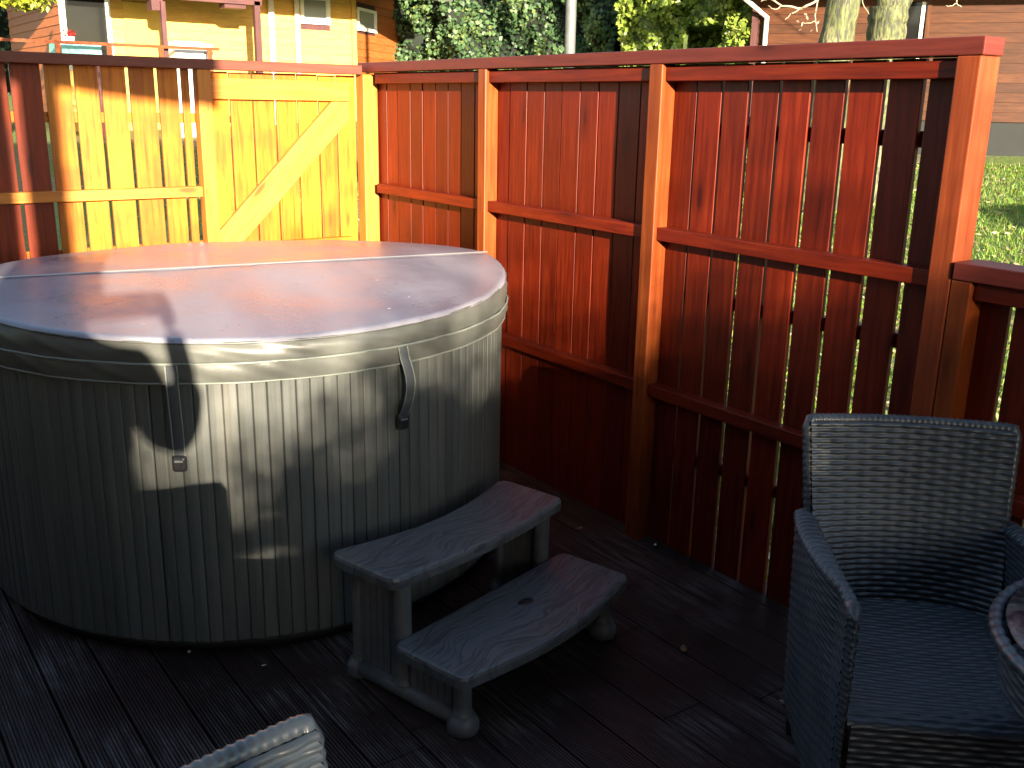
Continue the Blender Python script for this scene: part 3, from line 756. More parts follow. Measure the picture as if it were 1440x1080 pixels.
# window one
fr=MB(); a,b,c,e_=win
for (x0,x1,z0,z1) in ((a-.09,a,c-.1,e_+.1),(b,b+.07,c-.1,e_+.1),(a,b,c-.1,c),(a,b,e_,e_+.1)): slab(fr,P0,t,n_,x0,x1,.0,.05,z0,z1)
fo=LP(fr,'window',M_FRAME,cl); pa=MB(); slab(pa,P0,t,n_,a,b,.001,.008,c,e_); pa.build('pane',M_GLASS,fo)
dr=MB(); slab(dr,P0,t,n_,door[0],door[1],.001,.04,door[2],door[3]); do=LP(dr,'door',W_DOOR,cl,.004)
h=MB(); slab(h,P0,t,n_,door[0]+.05,door[0]+.07,.041,.09,1.9,2.05); h.build('handle',M_METAL,do)
fr=MB(); a,b,c,e_=w2
for (x0,x1,z0,z1) in ((a-.0,a+.07,c,e_+.1),(b-.08,b,c,e_+.1),(a+.07,b-.08,c,c+.09),(a+.07,b-.08,e_,e_+.1),(a+.07,b-.08,c+.42,c+.47)): slab(fr,P0,t,n_,x0,x1,.0,.05,z0,z1)
fo=LP(fr,'window',M_FRAME,cl); pa=MB(); slab(pa,P0,t,n_,a+.07,b-.08,.001,.01,c,e_); pa.build('pane',M_GLASSL,fo)
# white downpipes
for xa in (379,415):
    sx=q(xa,30)[0]; mb=MB().tube([(sx,13.2-.09,.9),(sx,13.2-.09,4.6)],.055 if xa<400 else .045,12); LP(mb,'downpipe',M_PIPE,cl)
# receding left flank, lit at a graze, its dimness also put into the colour
tb2=Vector((0,1,0)); nb2=Vector((-1,0,0)); Pc=P0+t*s_l
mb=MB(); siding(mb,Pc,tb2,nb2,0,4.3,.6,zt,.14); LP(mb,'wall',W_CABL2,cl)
# right flank
tc=Vector((math.sin(R(50)),math.cos(R(50)),0)); nc=Vector((tc.y,-tc.x,0)); Pr=P0+t*s_r
qr=lambda px_,py_: loc_on(px_,py_,Pr,tc,nc)
w3=(qr(501,30)[0],qr(527,30)[0],qr(510,44)[1],qr(510,12)[1]); s_e=qr(566,40)[0]
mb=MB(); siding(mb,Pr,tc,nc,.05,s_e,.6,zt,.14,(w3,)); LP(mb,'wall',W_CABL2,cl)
mb=MB(); slab(mb,Pr,tc,nc,.01,s_e-.02,-.25,-.003,.6,zt); LP(mb,'wall_core',W_DARK,cl)
fr=MB(); a,b,c,e_=w3
for (x0,x1,z0,z1) in ((a,a+.05,c,e_),(b-.05,b,c,e_),(a+.05,b-.05,c,c+.06),(a+.05,b-.05,e_-.05,e_)): slab(fr,Pr,tc,nc,x0,x1,.0,.05,z0,z1)
fo=LP(fr,'window',M_FRAME,cl); pa=MB(); slab(pa,Pr,tc,nc,a+.05,b-.05,.001,.01,c+.06,e_-.05); pa.build('pane',M_GLASSL,fo)
mb=MB(); slab(mb,P0,t,n_,s_r-.06,s_r+.03,.0,.06,.6,zt); LP(mb,'corner_board',W_CABL,cl)
# veranda: dark posts, fascia, roof
Pv=Vector((0,11.9,0)); qv=lambda px_,py_: loc_on(px_,py_,Pv,t,n_)
for xa,w_ in ((363,.10),(231,.07)):
    sx=qv(xa,30)[0]; mb=MB(); slab(mb,Pv,t,n_,sx-w_/2,sx+w_/2,-.1,0,.9,qv(xa,2)[1]); LP(mb,'veranda_post',W_DARK,cl)
mb=MB(); slab(mb,Pv,t,n_,qv(150,0)[0],qv(368,0)[0],-.04,.0,qv(300,3)[1],qv(300,3)[1]+.28); LP(mb,'fascia',W_DARK,cl)
mb=MB(); slab(mb,Pv,t,n_,qv(317,0)[0],qv(347,0)[0],-.3,-.05,qv(330,11)[1],qv(330,-10)[1]); LP(mb,'bracket',W_DARK,cl); mb=MB(); slab(mb,Pv,t,n_,qv(214,0)[0],qv(230,0)[0],-.3,-.05,qv(222,14)[1],qv(222,-10)[1]); LP(mb,'bracket',W_DARK,cl)
zr=qv(300,3)[1]+.285
mb=MB(); vs=[(qv(-200,0)[0],11.6,zr),(s_r+1.2,11.6,zr),(s_r+1.2,16.5,zr+1.9),(qv(-200,0)[0],16.5,zr+1.9)]
vs2=[(a_,b_,c_+.12) for a_,b_,c_ in vs]
mb.add(vs+vs2,[(3,2,1,0),(4,5,6,7),(0,1,5,4),(1,2,6,5),(2,3,7,6),(3,0,4,7)],[[(0,0)]*4]*6); LP(mb,'roof',M_ROOF,cl)
mb=MB(); slab(mb,P0,t,n_,s_l-.1,s_r,.03,1.5,.7,.95); LP(mb,'veranda_floor',W_DARK,cl)
# railing
rl=empty('veranda_railing',(qv(160,66)[0],11.75,.95),0,'thin red handrail on posts in front of the yellow cabin','railing')
zr_=qv(160,61)[1]; mb=MB(); slab(mb,Pv,t,n_,qv(-30,0)[0],qv(300,0)[0],.1,.15,zr_-.045,zr_); LP(mb,'handrail',W_POST,rl)
for xa in (-20,78,150,222,290):
    sx=qv(xa,62)[0]; mb=MB(); slab(mb,Pv,t,n_,sx-.035,sx+.035,.1,.16,.9,zr_-.046); LP(mb,'post',W_POST,rl)
for px0,px1 in ((470/1.0,560),):
    pass
# white cabinet and turquoise table on the veranda
zt_=qv(270,58)[1]; s0=qv(248,60)[0]; s1=qv(303,60)[0]
wb=empty('storage_cabinet',((s0+s1)/2,12.1,.95),0,'white storage cabinet with grey side panel on the cabin veranda','cabinet')
mb=MB(); slab(mb,Vector((0,12.0,0)),t,n_,s0,s0+(s1-s0)*.75,-.4,0,.95,zt_); LP(mb,'body',M_WHITE,wb,.01)
mb=MB(); slab(mb,Vector((0,12.0,0)),t,n_,s0+(s1-s0)*.755,s1,-.4,-.03,.95,zt_-.02); LP(mb,'side_panel',M_GREYP,wb,.01)
s0=qv(84,62)[0]; s1=qv(146,62)[0]; zc=qv(110,63)[1]+.03
tt=empty('veranda_table',((s0+s1)/2,12.3,.95),0,'small table with turquoise cloth under the cabin window','table')
mb=MB(); slab(mb,Vector((0,12.05,0)),t,n_,s0,s1,-.6,0,zc-.16,zc); LP(mb,'cloth',M_TURQ,tt,.01)
for xx in (s0+.06,s1-.06):
    for yy_ in (.06,.54): mb=MB().tube([(xx,12.05+yy_,.95),(xx,12.05+yy_,zc-.165)],.025,8); LP(mb,'leg',W_DARK,tt)
fx=qv(108,58)[0]
po=empty('flower_pot',(fx,12.3,zc+.001),0,'small pot of red flowers on the turquoise table','plant pot')
MB().lathe([(0,.0),(.05,.0),(.07,.10),(.06,.10),(.0,.08)],n=20).build('pot',M_WHITE,po)
mb=MB()
for k in range(60):
    p=Vector((random.gauss(0,.05),random.gauss(0,.05),.14+random.gauss(0,.03))); a=random.random()*6
    dx=Vector((math.cos(a),math.sin(a),random.uniform(-.5,.5)))*.025; dy=Vector((-math.sin(a),math.cos(a),random.uniform(-.5,.5)))*.025
    mb.add([p-dx,p-dy,p+dx,p+dy],[(0,1,2,3)],[[(0,0)]*4])
mb.build('petals',M_REDP,po)

# --- right (brown) cabin
tr_=Vector((-.57,.82,0)).normalized(); nr=Vector((-tr_.y,tr_.x,0)).normalized()
if nr.dot(CAM-Vector((10,3,0)))<0: nr=-nr
dd=ray(1400,150).normalized(); Pq=CAM+dd*(15.0/dd.dot(fw)); Pq.z=0
tr_=-tr_  # s increases toward the right of the picture
qb=lambda px_,py_,off=0: loc_on(px_,py_,Pq,tr_,nr,off)
zb=qb(1420,172)[1]; zg=qb(1420,216)[1]
cr=empty('brown_cabin',(Pq.x,Pq.y,zg),0,'brown timber cabin on a grey plinth beyond the tall fence end post','cabin')
sL=qb(1066,40)[0]; sR=7.0
dw=(qb(1268,30)[0],qb(1302,30)[0],zb-.0,qb(1285,3)[1])
mb=MB(); siding(mb,Pq,tr_,nr,sL,sR,zb,5.6,.142,(dw,)); LP(mb,'wall',W_CABR,cr)
mb=MB(); slab(mb,Pq,tr_,nr,sL+.02,sR-.02,-.3,-.003,zb,5.6); LP(mb,'wall_core',W_DARK,cr)
mb=MB(); slab(mb,Pq,tr_,nr,sL+.03,sR-.03,-.28,-.02,zg-.6,zb-.002); LP(mb,'plinth',M_PLINTH,cr)
fr=MB(); a,b,c,e_=dw
slab(fr,Pq,tr_,nr,a-.06,a,0,.05,c,e_+.06); slab(fr,Pq,tr_,nr,b,b+.06,0,.05,c,e_+.06); slab(fr,Pq,tr_,nr,a,b,0,.05,e_,e_+.06)
fo=LP(fr,'door_frame',W_CABR,cr); pa=MB(); slab(pa,Pq,tr_,nr,a,b,.001,.01,c,e_); pa.build('pane',M_GLASS,fo)
mb=MB(); slab(mb,Pq,tr_,nr,a+.42*(b-a)+.12,a+.42*(b-a)+.17,.011,.03,c,e_); mb.build('mullion',M_PIPE,fo)
mb=MB(); slab(mb,Pq,tr_,nr,sL-.10,sL-.001,-.08,.05,zb,5.6); LP(mb,'corner_board',W_DARK,cr)
sp=qb(1077,50)[0]; pA=Pq+tr_*sp+nr*.09
mb=MB().tube([Vector((pA.x,pA.y,zb)),Vector((pA.x,pA.y,qb(1077,25)[1])),Vector((pA.x,pA.y,qb(1077,25)[1]))-tr_*.45+nr*.35+Vector((0,0,.35))],.04,10); LP(mb,'downpipe',M_PIPE,cr)
# eaves just above the frame
ze=qb(1200,-6)[1]-.30
mb=MB(); slab(mb,Pq,tr_,nr,sL-.5,sR+.5,-.2,1.3,ze+.45,ze+.57); LP(mb,'roof',M_ROOF,cr)
mb=MB(); slab(mb,Pq,tr_,nr,sL-.5,qb(1072,0)[0]+.25,1.24,1.299,ze+.25,ze+.449); LP(mb,'gutter',W_DARK,cr)
# left return wall
mb=MB(); siding(mb,Pq+tr_*(sL-.1),-nr,-tr_,.1,4,zb,5.6,.142); LP(mb,'wall',W_CABR,cr)

# ------------------------------------------------------------------ ivy hedges
def hedge(name,pxa,pxb,dist,mat,label,ztop,hole=None,nl=800,zlo=1.0,inner=None):
    inner=inner or M_INNER
    da=ray(pxa,100).normalized(); db=ray(pxb,100).normalized()
    A=CAM+da*(dist[0]/da.dot(fw)); B=CAM+db*(dist[1]/db.dot(fw)); A.z=B.z=0
    tt_=(B-A); L_=tt_.length; tt_.normalize(); nn_=Vector((tt_.y,-tt_.x,0))
    if nn_.dot(CAM-A)<0: nn_=-nn_
    root=empty(name,((A+B)/2)*1.0+Vector((0,0,1)),0,label,'hedge')
    def bulge(s,z): return .28*math.sin(s*1.7+1)*math.cos(z*1.3)+.18*math.sin(s*3.9+z*2.3)+.12*math.sin(s*7.3-z*5.1)+.08*math.cos(s*12+z*9)
    hs=None
    if hole:
        a=loc_on(hole[0],hole[1],A,tt_,nn_); b=loc_on(hole[2],hole[3],A,tt_,nn_); hs=(a[0],b[0],b[1],a[1])
    def inh(s,z): return hs and hs[0]<s<hs[1] and hs[2]<z<hs[3]
    mb=MB()
    def fn(u,v):
        s=u*L_; z=zlo+(ztop-zlo)*v; y=bulge(s,z)-.12
        if inh(s,z): y=-1.2
        if v>.97: y-=.7
        return A+tt_*s+nn_*y+Vector((0,0,z+(-.4*math.sin(s*1.1)**2 if v>.9 else 0)))
    mb.grid(fn,120,70); mb.grid(lambda u,v:A+tt_*(u*L_)+nn_*(-1.25)+Vector((0,0,zlo+(ztop-zlo)*v)),4,4)
    o=mb.build('inner_mass',inner,root); o.location=-Vector(root.location)
    m=int(nl*L_*(ztop-zlo)); V=[];rn=[]
    for k in range(m):
        s=random.random()*L_; z=zlo+random.random()*(ztop-zlo)
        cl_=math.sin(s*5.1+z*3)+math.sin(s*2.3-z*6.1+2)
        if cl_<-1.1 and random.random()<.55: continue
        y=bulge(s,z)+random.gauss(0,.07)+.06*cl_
        if inh(s,z):
            if random.random()<.75: continue
            y=-1.0
        p=A+tt_*s+nn_*y+Vector((0,0,z)); sz=random.uniform(.03,.062)
        nv=(nn_*random.uniform(.4,1)+tt_*random.gauss(0,.6)+Vector((0,0,random.gauss(.3,.5)))).normalized()
        ax=nv.cross(Vector((random.gauss(0,1),random.gauss(0,1),random.gauss(0,1)))).normalized(); ay=nv.cross(ax)
        V+= [p-ax*sz,p-ay*sz*.8,p+ax*sz,p+ay*sz*.8]
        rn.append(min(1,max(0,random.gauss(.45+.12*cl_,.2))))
    me=bpy.data.meshes.new('foliage'); me.from_pydata([tuple(v) for v in V],[],np.arange(len(V)).reshape(-1,4).tolist())
    at=me.attributes.new('rnd','FLOAT','FACE'); at.data.foreach_set('value',np.array(rn,dtype=np.float32)); me.materials.append(mat)
    fo_=bpy.data.objects.new('foliage',me); COL.objects.link(fo_); fo_.parent=root; fo_.location=-Vector(root.location)
hedge('ivy_hedge',545,872,(21,18.5),M_IVYD,'glossy ivy hedge coloured dark for its shade between the yellow cabin and the lamp post',5.6)
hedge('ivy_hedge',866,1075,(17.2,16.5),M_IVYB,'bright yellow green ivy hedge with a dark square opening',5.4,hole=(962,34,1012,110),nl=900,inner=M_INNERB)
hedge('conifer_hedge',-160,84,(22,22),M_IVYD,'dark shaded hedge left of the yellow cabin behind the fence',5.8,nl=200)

# lamp post
dl=ray(801,80).normalized(); pl=CAM+dl*(10.5/dl.dot(fw))
lp=empty('lamp_post',(pl.x,pl.y,H(pl.x,pl.y)-.05),0,'grey metal lamp post in front of the dark ivy hedge','lamp post')
MB().tube([(0,0,0),(0,0,4.6)],[.062,.048],20).build('pole',M_METAL,lp)
MB().tube([(0,0,0.0),(0,0,1.0)],[.08,.08],20).build('base_sleeve',M_METAL,lp)
MB().lathe([(0,4.6),(.06,4.6),(.16,4.72),(.17,4.95),(.22,4.97),(.05,5.1),(0,5.1)],n=24).build('lantern',M_GREYP,lp)
MB().lathe([(.0525,2.55),(.057,2.555),(.057,2.60),(.0525,2.605)],n=20).build('collar',M_WHITE,lp)

# trees with bare branches
def limb(mb,p,dirv,rad,length,depth,leaves):
    pts=[Vector(p)]; rs=[rad]; dv=Vector(dirv).normalized(); n=7
    for k in range(n):
        dv=(dv+Vector((random.gauss(0,.10),random.gauss(0,.10),random.gauss(-.02 if depth<3 else .03,.09)))).normalized()
        pts.append(pts[-1]+dv*length/n); rs.append(rad*(1-.55*(k+1)/n))
    mb.tube(pts,rs,14 if depth>3 else 6,True)
    if depth>0:
        for k in range(3 if depth>1 else 4):
            i=random.randint(2,n); b=dv.cross(Vector((random.gauss(0,1),random.gauss(0,1),random.gauss(0,1)))).normalized()
            limb(mb,pts[i],(dv*.5+b*random.uniform(.5,1)).normalized(),rs[i]*.55,length*random.uniform(.5,.75),depth-1,leaves)
    else: leaves.append((pts[-1],dv))
def tree(px_,dist,trunk_px,label,name):
    # trunk_px: list of (x,y,halfwidth px) extended below
    dref=ray(px_,75).normalized(); base=CAM+dref*(dist/dref.dot(fw)); nn=Vector((-(base-CAM).x,-(base-CAM).y,0)).normalized()
    root=empty(name,(base.x,base.y,H(base.x,base.y)-.1),0,label,'tree')
    pts=[];rs=[]
    for (x_,y_,w_) in trunk_px:
        p=on_plane(x_,y_,base,nn); pts.append(p-root.location); rs.append(w_/F*dist)
    pts=[Vector((pts[0].x-.06,pts[0].y,0))]+pts; rs=[rs[0]*1.35]+rs
    fp=[];fr_=[]
    for i in range(len(pts)-1):
        for k in range(6): fp.append(pts[i].lerp(pts[i+1],k/6)); fr_.append(lerp(rs[i],rs[i+1],k/6)*(1+.04*math.sin(i*3+k*1.7)))
    fp.append(pts[-1]); fr_.append(rs[-1])
    mb=MB().tube(fp,fr_,20); mb.build('trunk',M_BARK,root)
    return root,fp,fr_
random.seed(21)
r1,fp,fr_=tree(1178,11,[(1165,140,26),(1173,75,24),(1187,0,21.5),(1203,-90,17),(1215,-190,10)],'leaning mossy tree trunk, left one of the pair by the brown cabin','bare_tree')
lv=[];mb=MB()
for k,(dx_,i) in enumerate([((-.9,.3,.35),-9),((.8,-.3,.6),-6),((-.5,-.4,.7),-4),((.2,.5,.8),-2),((-.2,0,1),-1)]): limb(mb,fp[i],dx_,fr_[i]*.45,2.0,2,lv)
mb.build('branches',M_BARK,r1)
r2_,fp2,fr2=tree(1245,11.6,[(1242,140,28),(1243,78,26),(1247,40,26),(1250,10,27)],'thick forked mossy tree trunk, right one of the pair by the brown cabin','bare_tree')
mb=MB(); topp=fp2[-1]
for (x_,w_,lean) in ((1243,14,-.06),(1284,17,.42)):
    b0=fp2[-5]; d_=Vector((lean*.81,-lean*.58,1)).normalized(); pts=[b0+d_*(.22*k)+Vector((0,0,.003*k*k)) for k in range(12)]
    mb.tube(pts,[w_/F*11.6*(1.15-.05*k) for k in range(12)],16)
    limb(mb,pts[-1],d_,w_/F*11.6*.5,2.2,3,lv); limb(mb,pts[6],(d_+Vector((.6,-.3,0))).normalized(),w_/F*11.6*.4,1.8,2,lv)
mb.build('fork',M_BARK,r2_)
M_TWIG=plain('pale_twig',(.30,.24,.16),.7,noise=.2)
# pale drooping twigs visible over the fence, growing from the left tree
tw=MB(); pn=Vector((-.8,-.55,0)).normalized()
bp=Vector(r1.location)
def PX(x_,y_,d_): dr_=ray(x_,y_).normalized(); return CAM+dr_*(d_/dr_.dot(fw))
for poly,w_ in (([(1192,-60),(1165,-30),(1150,0),(1128,12),(1100,8),(1075,-6)],.018),([(1128,11),(1112,20),(1104,28)],.008),([(1150,0),(1146,22),(1149,45)],.009),([(1147,30),(1135,33),(1128,32)],.006),([(1100,8),(1090,14),(1080,8)],.007),([(1165,-30),(1120,-22),(1085,-4),(1070,2)],.012),
                ([(1203,-60),(1210,-20),(1213,5),(1222,20)],.008),([(1340,-60),(1347,-20),(1345,5),(1352,10)],.010),([(1345,5),(1336,9),(1330,8)],.006)):
    pts=[PX(a,b,10.7) for a,b in poly]; q_=[]
    for i in range(len(pts)-1):
        for k in range(4): q_.append(pts[i].lerp(pts[i+1],k/4)+Vector((0,0,.006*math.sin(k*2+i))))
    q_.append(pts[-1]); tw=MB(); tw.tube([v-bp for v in q_],[w_*(1-.6*i/len(q_)) for i in range(len(q_))],6); tw.build('twig',M_TWIG,r1)
lfm=MB()
for (x_,y_) in ((1116,16),(1121,20),(1127,27),(1133,20),(1122,30),(1135,25),(1128,34),(1141,43),(1125,42),(1147,17),(1132,10),(1150,32)):
    p=PX(x_,y_,10.65)-bp; a=Vector((random.gauss(0,1),random.gauss(0,1),random.gauss(0,1))).normalized(); b=a.cross(Vector((.3,.5,.8))).normalized()
    lfm=MB(); lfm.add([p-a*.03,p-b*.014,p+a*.03,p+b*.014],[(0,1,2,3)],[[(0,0)]*4]); lfm.build('leaf',M_LEAFP,r1)

# yellow-green overhanging branch at the top left
dk=ray(30,-40).normalized(); pk=CAM+dk*(9/dk.dot(fw))
yb_=empty('leafy_tree',(pk.x-1.2,pk.y+.3,H(pk.x-1.2,pk.y)-.1),0,'yellow green leafy branch tips hanging into the top left corner','tree')
loc=Vector(yb_.location)
MB().tube([(0,0,0),(.05,0,1.5),(.3,-.1,3.0),(.9,-.2,3.9)],[.13,.10,.07,.03],12).build('trunk',M_BARK,yb_)
vs=[];rn=[]
def leafy_cluster(c,sx,sz,n):
    for k in range(n):
        p=c+Vector((random.gauss(0,sx),random.gauss(0,sx),random.gauss(0,sz)))
        if (p.z)<c.z-2.1*sz: continue
        a=Vector((random.gauss(0,1),random.gauss(0,1),random.gauss(0,1))).normalized(); b=a.cross(Vector((.2,.5,.8))).normalized(); s_=random.uniform(.018,.034)
        vs.extend([p-a*s_,p-b*s_*.5,p+a*s_,p+b*s_*.5]); rn.append(random.random())
for (x_,y_,sx,sz,n) in ((5,-30,.16,.11,900),(30,-16,.10,.085,900),(46,-14,.07,.08,600),(30,2,.03,.035,160),(20,-10,.07,.05,500),(-60,-70,.3,.2,1500),(20,-130,.35,.25,2500)):
    leafy_cluster(PX(x_,y_,9)-loc,sx,sz,n)
me=bpy.data.meshes.new('crown'); me.from_pydata([tuple(v) for v in vs],[],np.arange(len(vs)).reshape(-1,4).tolist())
at=me.attributes.new('rnd','FLOAT','FACE'); at.data.foreach_set('value',np.array(rn,dtype=np.float32)); me.materials.append(M_YLEAF)
o=bpy.data.objects.new('crown',me); COL.objects.link(o); o.parent=yb_

# ------------------------------------------------------------------ surroundings behind the camera (unseen; partly added to cast the shade)
def back(X,Y,z,Y0):
    k=(Y-Y0)/SUN.y; return X-SUN.x*k, z-SUN.z*k
YL=-6.4
lg=empty('lodge',(-4.5,YL-1,0),0,'brown timber lodge behind the deck on the shaded left side','lodge')
xa,_=back(-1.665,.07,1.2,YL)            # wall edge
xb0,_=back(-1.625,.07,1.2,YL); xb1,_=back(-1.492,.07,1.2,YL)   # veranda post
zA=back(-1.45,.07,1.675,YL)[1]; zB=back(-.80,.07,1.565,YL)[1]; xE=back(-.76,.07,1.6,YL)[0]
mb=MB(); siding(mb,Vector((0,YL-.02,0)),Vector((1,0,0)),Vector((0,1,0)),-7.5,xa,0.0,3.4,.14); LP(mb,'wall',W_LODGE,lg)
mb=MB().box((-7.5,YL-.20,0),(xa-.06,YL-.022,3.4)); LP(mb,'wall_core',W_LODGE,lg)
mb=MB().box((-7.5,YL-3.5,0),(xa-1.1,YL-.21,3.4)); LP(mb,'rear_wing',W_LODGE,lg)
LP(MB().box((xb0,YL-.14,0),(xb1,YL,3.0)),'veranda_post',W_LODGE,lg)
mb=MB(); vs=[(-7.5,0,zA+.35),(xa-.1,0,zA+.01),(xE,0,zB),(xE,0,3.9),(-7.5,0,3.9)]
vsa=[Vector((a,YL-.05,z)) for a,_,z in vs]+[Vector((a,YL,z)) for a,_,z in vs]; n=5
mb.add(vsa,[tuple(range(n)),tuple(range(2*n-1,n-1,-1))]+[(i,i+n,(i+1)%n+n,(i+1)%n) for i in range(n)],[[(0,0)]*n]*2+[[(0,0)]*4]*n); LP(mb,'bargeboard',W_LODGE,lg)
LP(MB().box((-7.6,YL-3.6,3.91),(-.25,-4.05,4.0)),'roof',M_ROOF,lg)  # roof stretched out overhead, added to darken the deck and chairs
LP(MB().box((-7.6,-4.17,3.70),(-.25,-4.06,3.905)),'added_overhang_beam',W_LODGE,lg)
# unseen lodge side wall added along the left of the deck to darken it
mb=MB(); siding(mb,Vector((-4.75,0,0)),Vector((0,1,0)),Vector((1,0,0)),YL,-.3,0,3.9,.14); LP(mb,'added_side_wall',W_LODGE,lg)
# unseen rear fence added to shade the deck and tub
rf=empty('added_rear_fence',(-1.2,YL,0),0,'unseen red board fence added behind the person with the phone to shade the deck','fence')
zt_top=.63+(-SUN.z/SUN.y)*(4.2+YL*-1-6.3)
def ztop_at(X0): return 1.25+random.uniform(-.012,.012)
mb=MB(); mb.box((xa+.002,YL-.02,.01),(xb0-.002,YL,1.47)); xx=xb1+.01
while xx<.06:
    cx=xx+.055; zt2=ztop_at(cx)
    x1=min(xx+.118,.06)
    z_s=back(-1.47,-2.13,.325,YL)[1]
    if -2.76<cx<-2.52:  # slot left in the added boards to pass a light streak
        mb.box((xx,YL-.02,0.01),(x1,YL,z_s-.016)); mb.box((xx,YL-.02,z_s+.014),(x1,YL,zt2))
    else: mb.box((xx,YL-.02,0.01),(x1,YL,zt2))
    xx+=.1182
LP(mb,'board_panel',W_RED,rf)
for xx in (-2.3,-1.1,-.05): LP(MB().box((xx,YL-.09,0),(xx+.07,YL-.021,1.24)),'post',W_POST,rf)
# unseen tall loose hedge added further behind: its thin leafy top softens the edge of the shade
YH=-16.0; th_=empty('added_tall_hedge',(-4.6,YH,H(-4.6,YH)),0,'unseen loose leafy hedge added well behind the deck and the lodge to soften the shade','hedge')
random.seed(5); V=[];rn=[]
wz=[]  # openings cut in the added hedge to let sun patches onto the tub
for (xa_,za_,xb_,zb_) in ((-1.565,.350,-1.365,.322),): 
    p1=back(xa_,-2.12,za_,YH); p2=back(xb_,-2.12,zb_,YH); wz.append((p1[0]-.07,p2[0]+.07,min(p1[1],p2[1])-.11,max(p1[1],p2[1])+.11))
p1=back(-1.685,-2.04,.715,YH); p2=back(-1.61,-2.04,.655,YH); wz.append((p1[0]-.02,p2[0]+.0,p2[1],p1[1]+.06))
for k in range(50000):
    x=random.uniform(-7.0,-2.6); z=random.uniform(-.2,4.2)
    lim=3.50+max(0,x+4.2)*.16+.10*math.sin(x*5)+.06*math.sin(x*13+1)
    t_=(z-lim)/.48
    if random.random()<1/(1+math.exp(min(50,t_*3.2)))-0.0:
        if t_>1.3: continue
        if any(a<x<b and c<z<d_ for a,b,c,d_ in wz): continue
        if t_>-.1 and random.random()<.25: continue
        p=Vector((x,YH+random.gauss(0,.35),z)); sz=random.uniform(.022,.045) if t_>-.45 else random.uniform(.05,.085)
        a=Vector((random.gauss(0,1),random.gauss(0,1),random.gauss(0,1))).normalized(); b=a.cross(Vector((random.gauss(0,1),random.gauss(0,1),random.gauss(0,1)))).normalized()
        V+=[p-a*sz,p-b*sz*.7,p+a*sz,p+b*sz*.7]; rn.append(random.random())
me=bpy.data.meshes.new('foliage'); me.from_pydata([tuple(v-Vector(th_.location)) for v in V],[],np.arange(len(V)).reshape(-1,4).tolist())
at=me.attributes.new('rnd','FLOAT','FACE'); at.data.foreach_set('value',np.array(rn,dtype=np.float32)); me.materials.append(M_IVYD)
o=bpy.data.objects.new('foliage',me); COL.objects.link(o); o.parent=th_
mb=MB()
nu_,nv_=92,90; vs=[];fs=[]
for j in range(nv_+1):
    for i in range(nu_+1):
        x=-7+4.6*i/nu_; top_=3.27+max(0,x+4.2)*.14+.05*math.sin(x*9)+.04*math.sin(x*23)
        vs.append((x,YH-.5+.1*math.sin(i*.7)*math.sin(j*.9),-.4+(top_+.4)*j/nv_))
for j in range(nv_):
    for i in range(nu_):
        q_=j*(nu_+1)+i; c=vs[q_]; cx,cz=c[0]+.025,c[2]+.02
        if any(a<cx<b and c_<cz<d_ for a,b,c_,d_ in wz): continue
        fs.append((q_,q_+1,q_+nu_+2,q_+nu_+1))
mb.add(vs,fs,[[(0,0)]*4]*len(fs))
LP(mb,'inner_mass',M_INNER,th_)
# unseen shrub added on the lawn to cast shade across the grass
gp=on_plane(1405,290,(0,0,.2),Vector((0,0,1)))
gp=CAM+ray(1405,290)*(0); 
dg=ray(1405,292).normalized(); tq=3.0
while (CAM+dg*tq).z>H((CAM+dg*tq).x,(CAM+dg*tq).y): tq+=.02
gp=CAM+dg*tq
sb_d=4.0; sx_=gp.x-SUN.x/SUN.y*sb_d; sy_=gp.y-sb_d
sh=empty('added_shrub',(sx_,sy_,H(sx_,sy_)),0,'unseen rounded shrub added right of the deck to shade the lawn','shrub')
vs=[];rn=[]
for k in range(5000):
    a=Vector((random.gauss(0,1),random.gauss(0,1),random.gauss(0,1))).normalized(); rr_=random.uniform(.75,1)
    p=Vector((a.x*.75*rr_,a.y*.6*rr_,.55+a.z*.5*rr_)); b=a.cross(Vector((random.gauss(0,1),random.gauss(0,1),.3))).normalized(); c_=a.cross(b); s_=random.uniform(.02,.045)
    vs.extend([p-b*s_,p-c_*s_,p+b*s_,p+c_*s_]); rn.append(random.random())
me=bpy.data.meshes.new('foliage'); me.from_pydata([tuple(v) for v in vs],[],np.arange(len(vs)).reshape(-1,4).tolist())
at=me.attributes.new('rnd','FLOAT','FACE'); at.data.foreach_set('value',np.array(rn,dtype=np.float32)); me.materials.append(M_IVYD)
o=bpy.data.objects.new('foliage',me); COL.objects.link(o); o.parent=sh
MB().tube([(0,0,-.1),(0,0,.6)],.05,10).build('stem',M_BARK,sh)

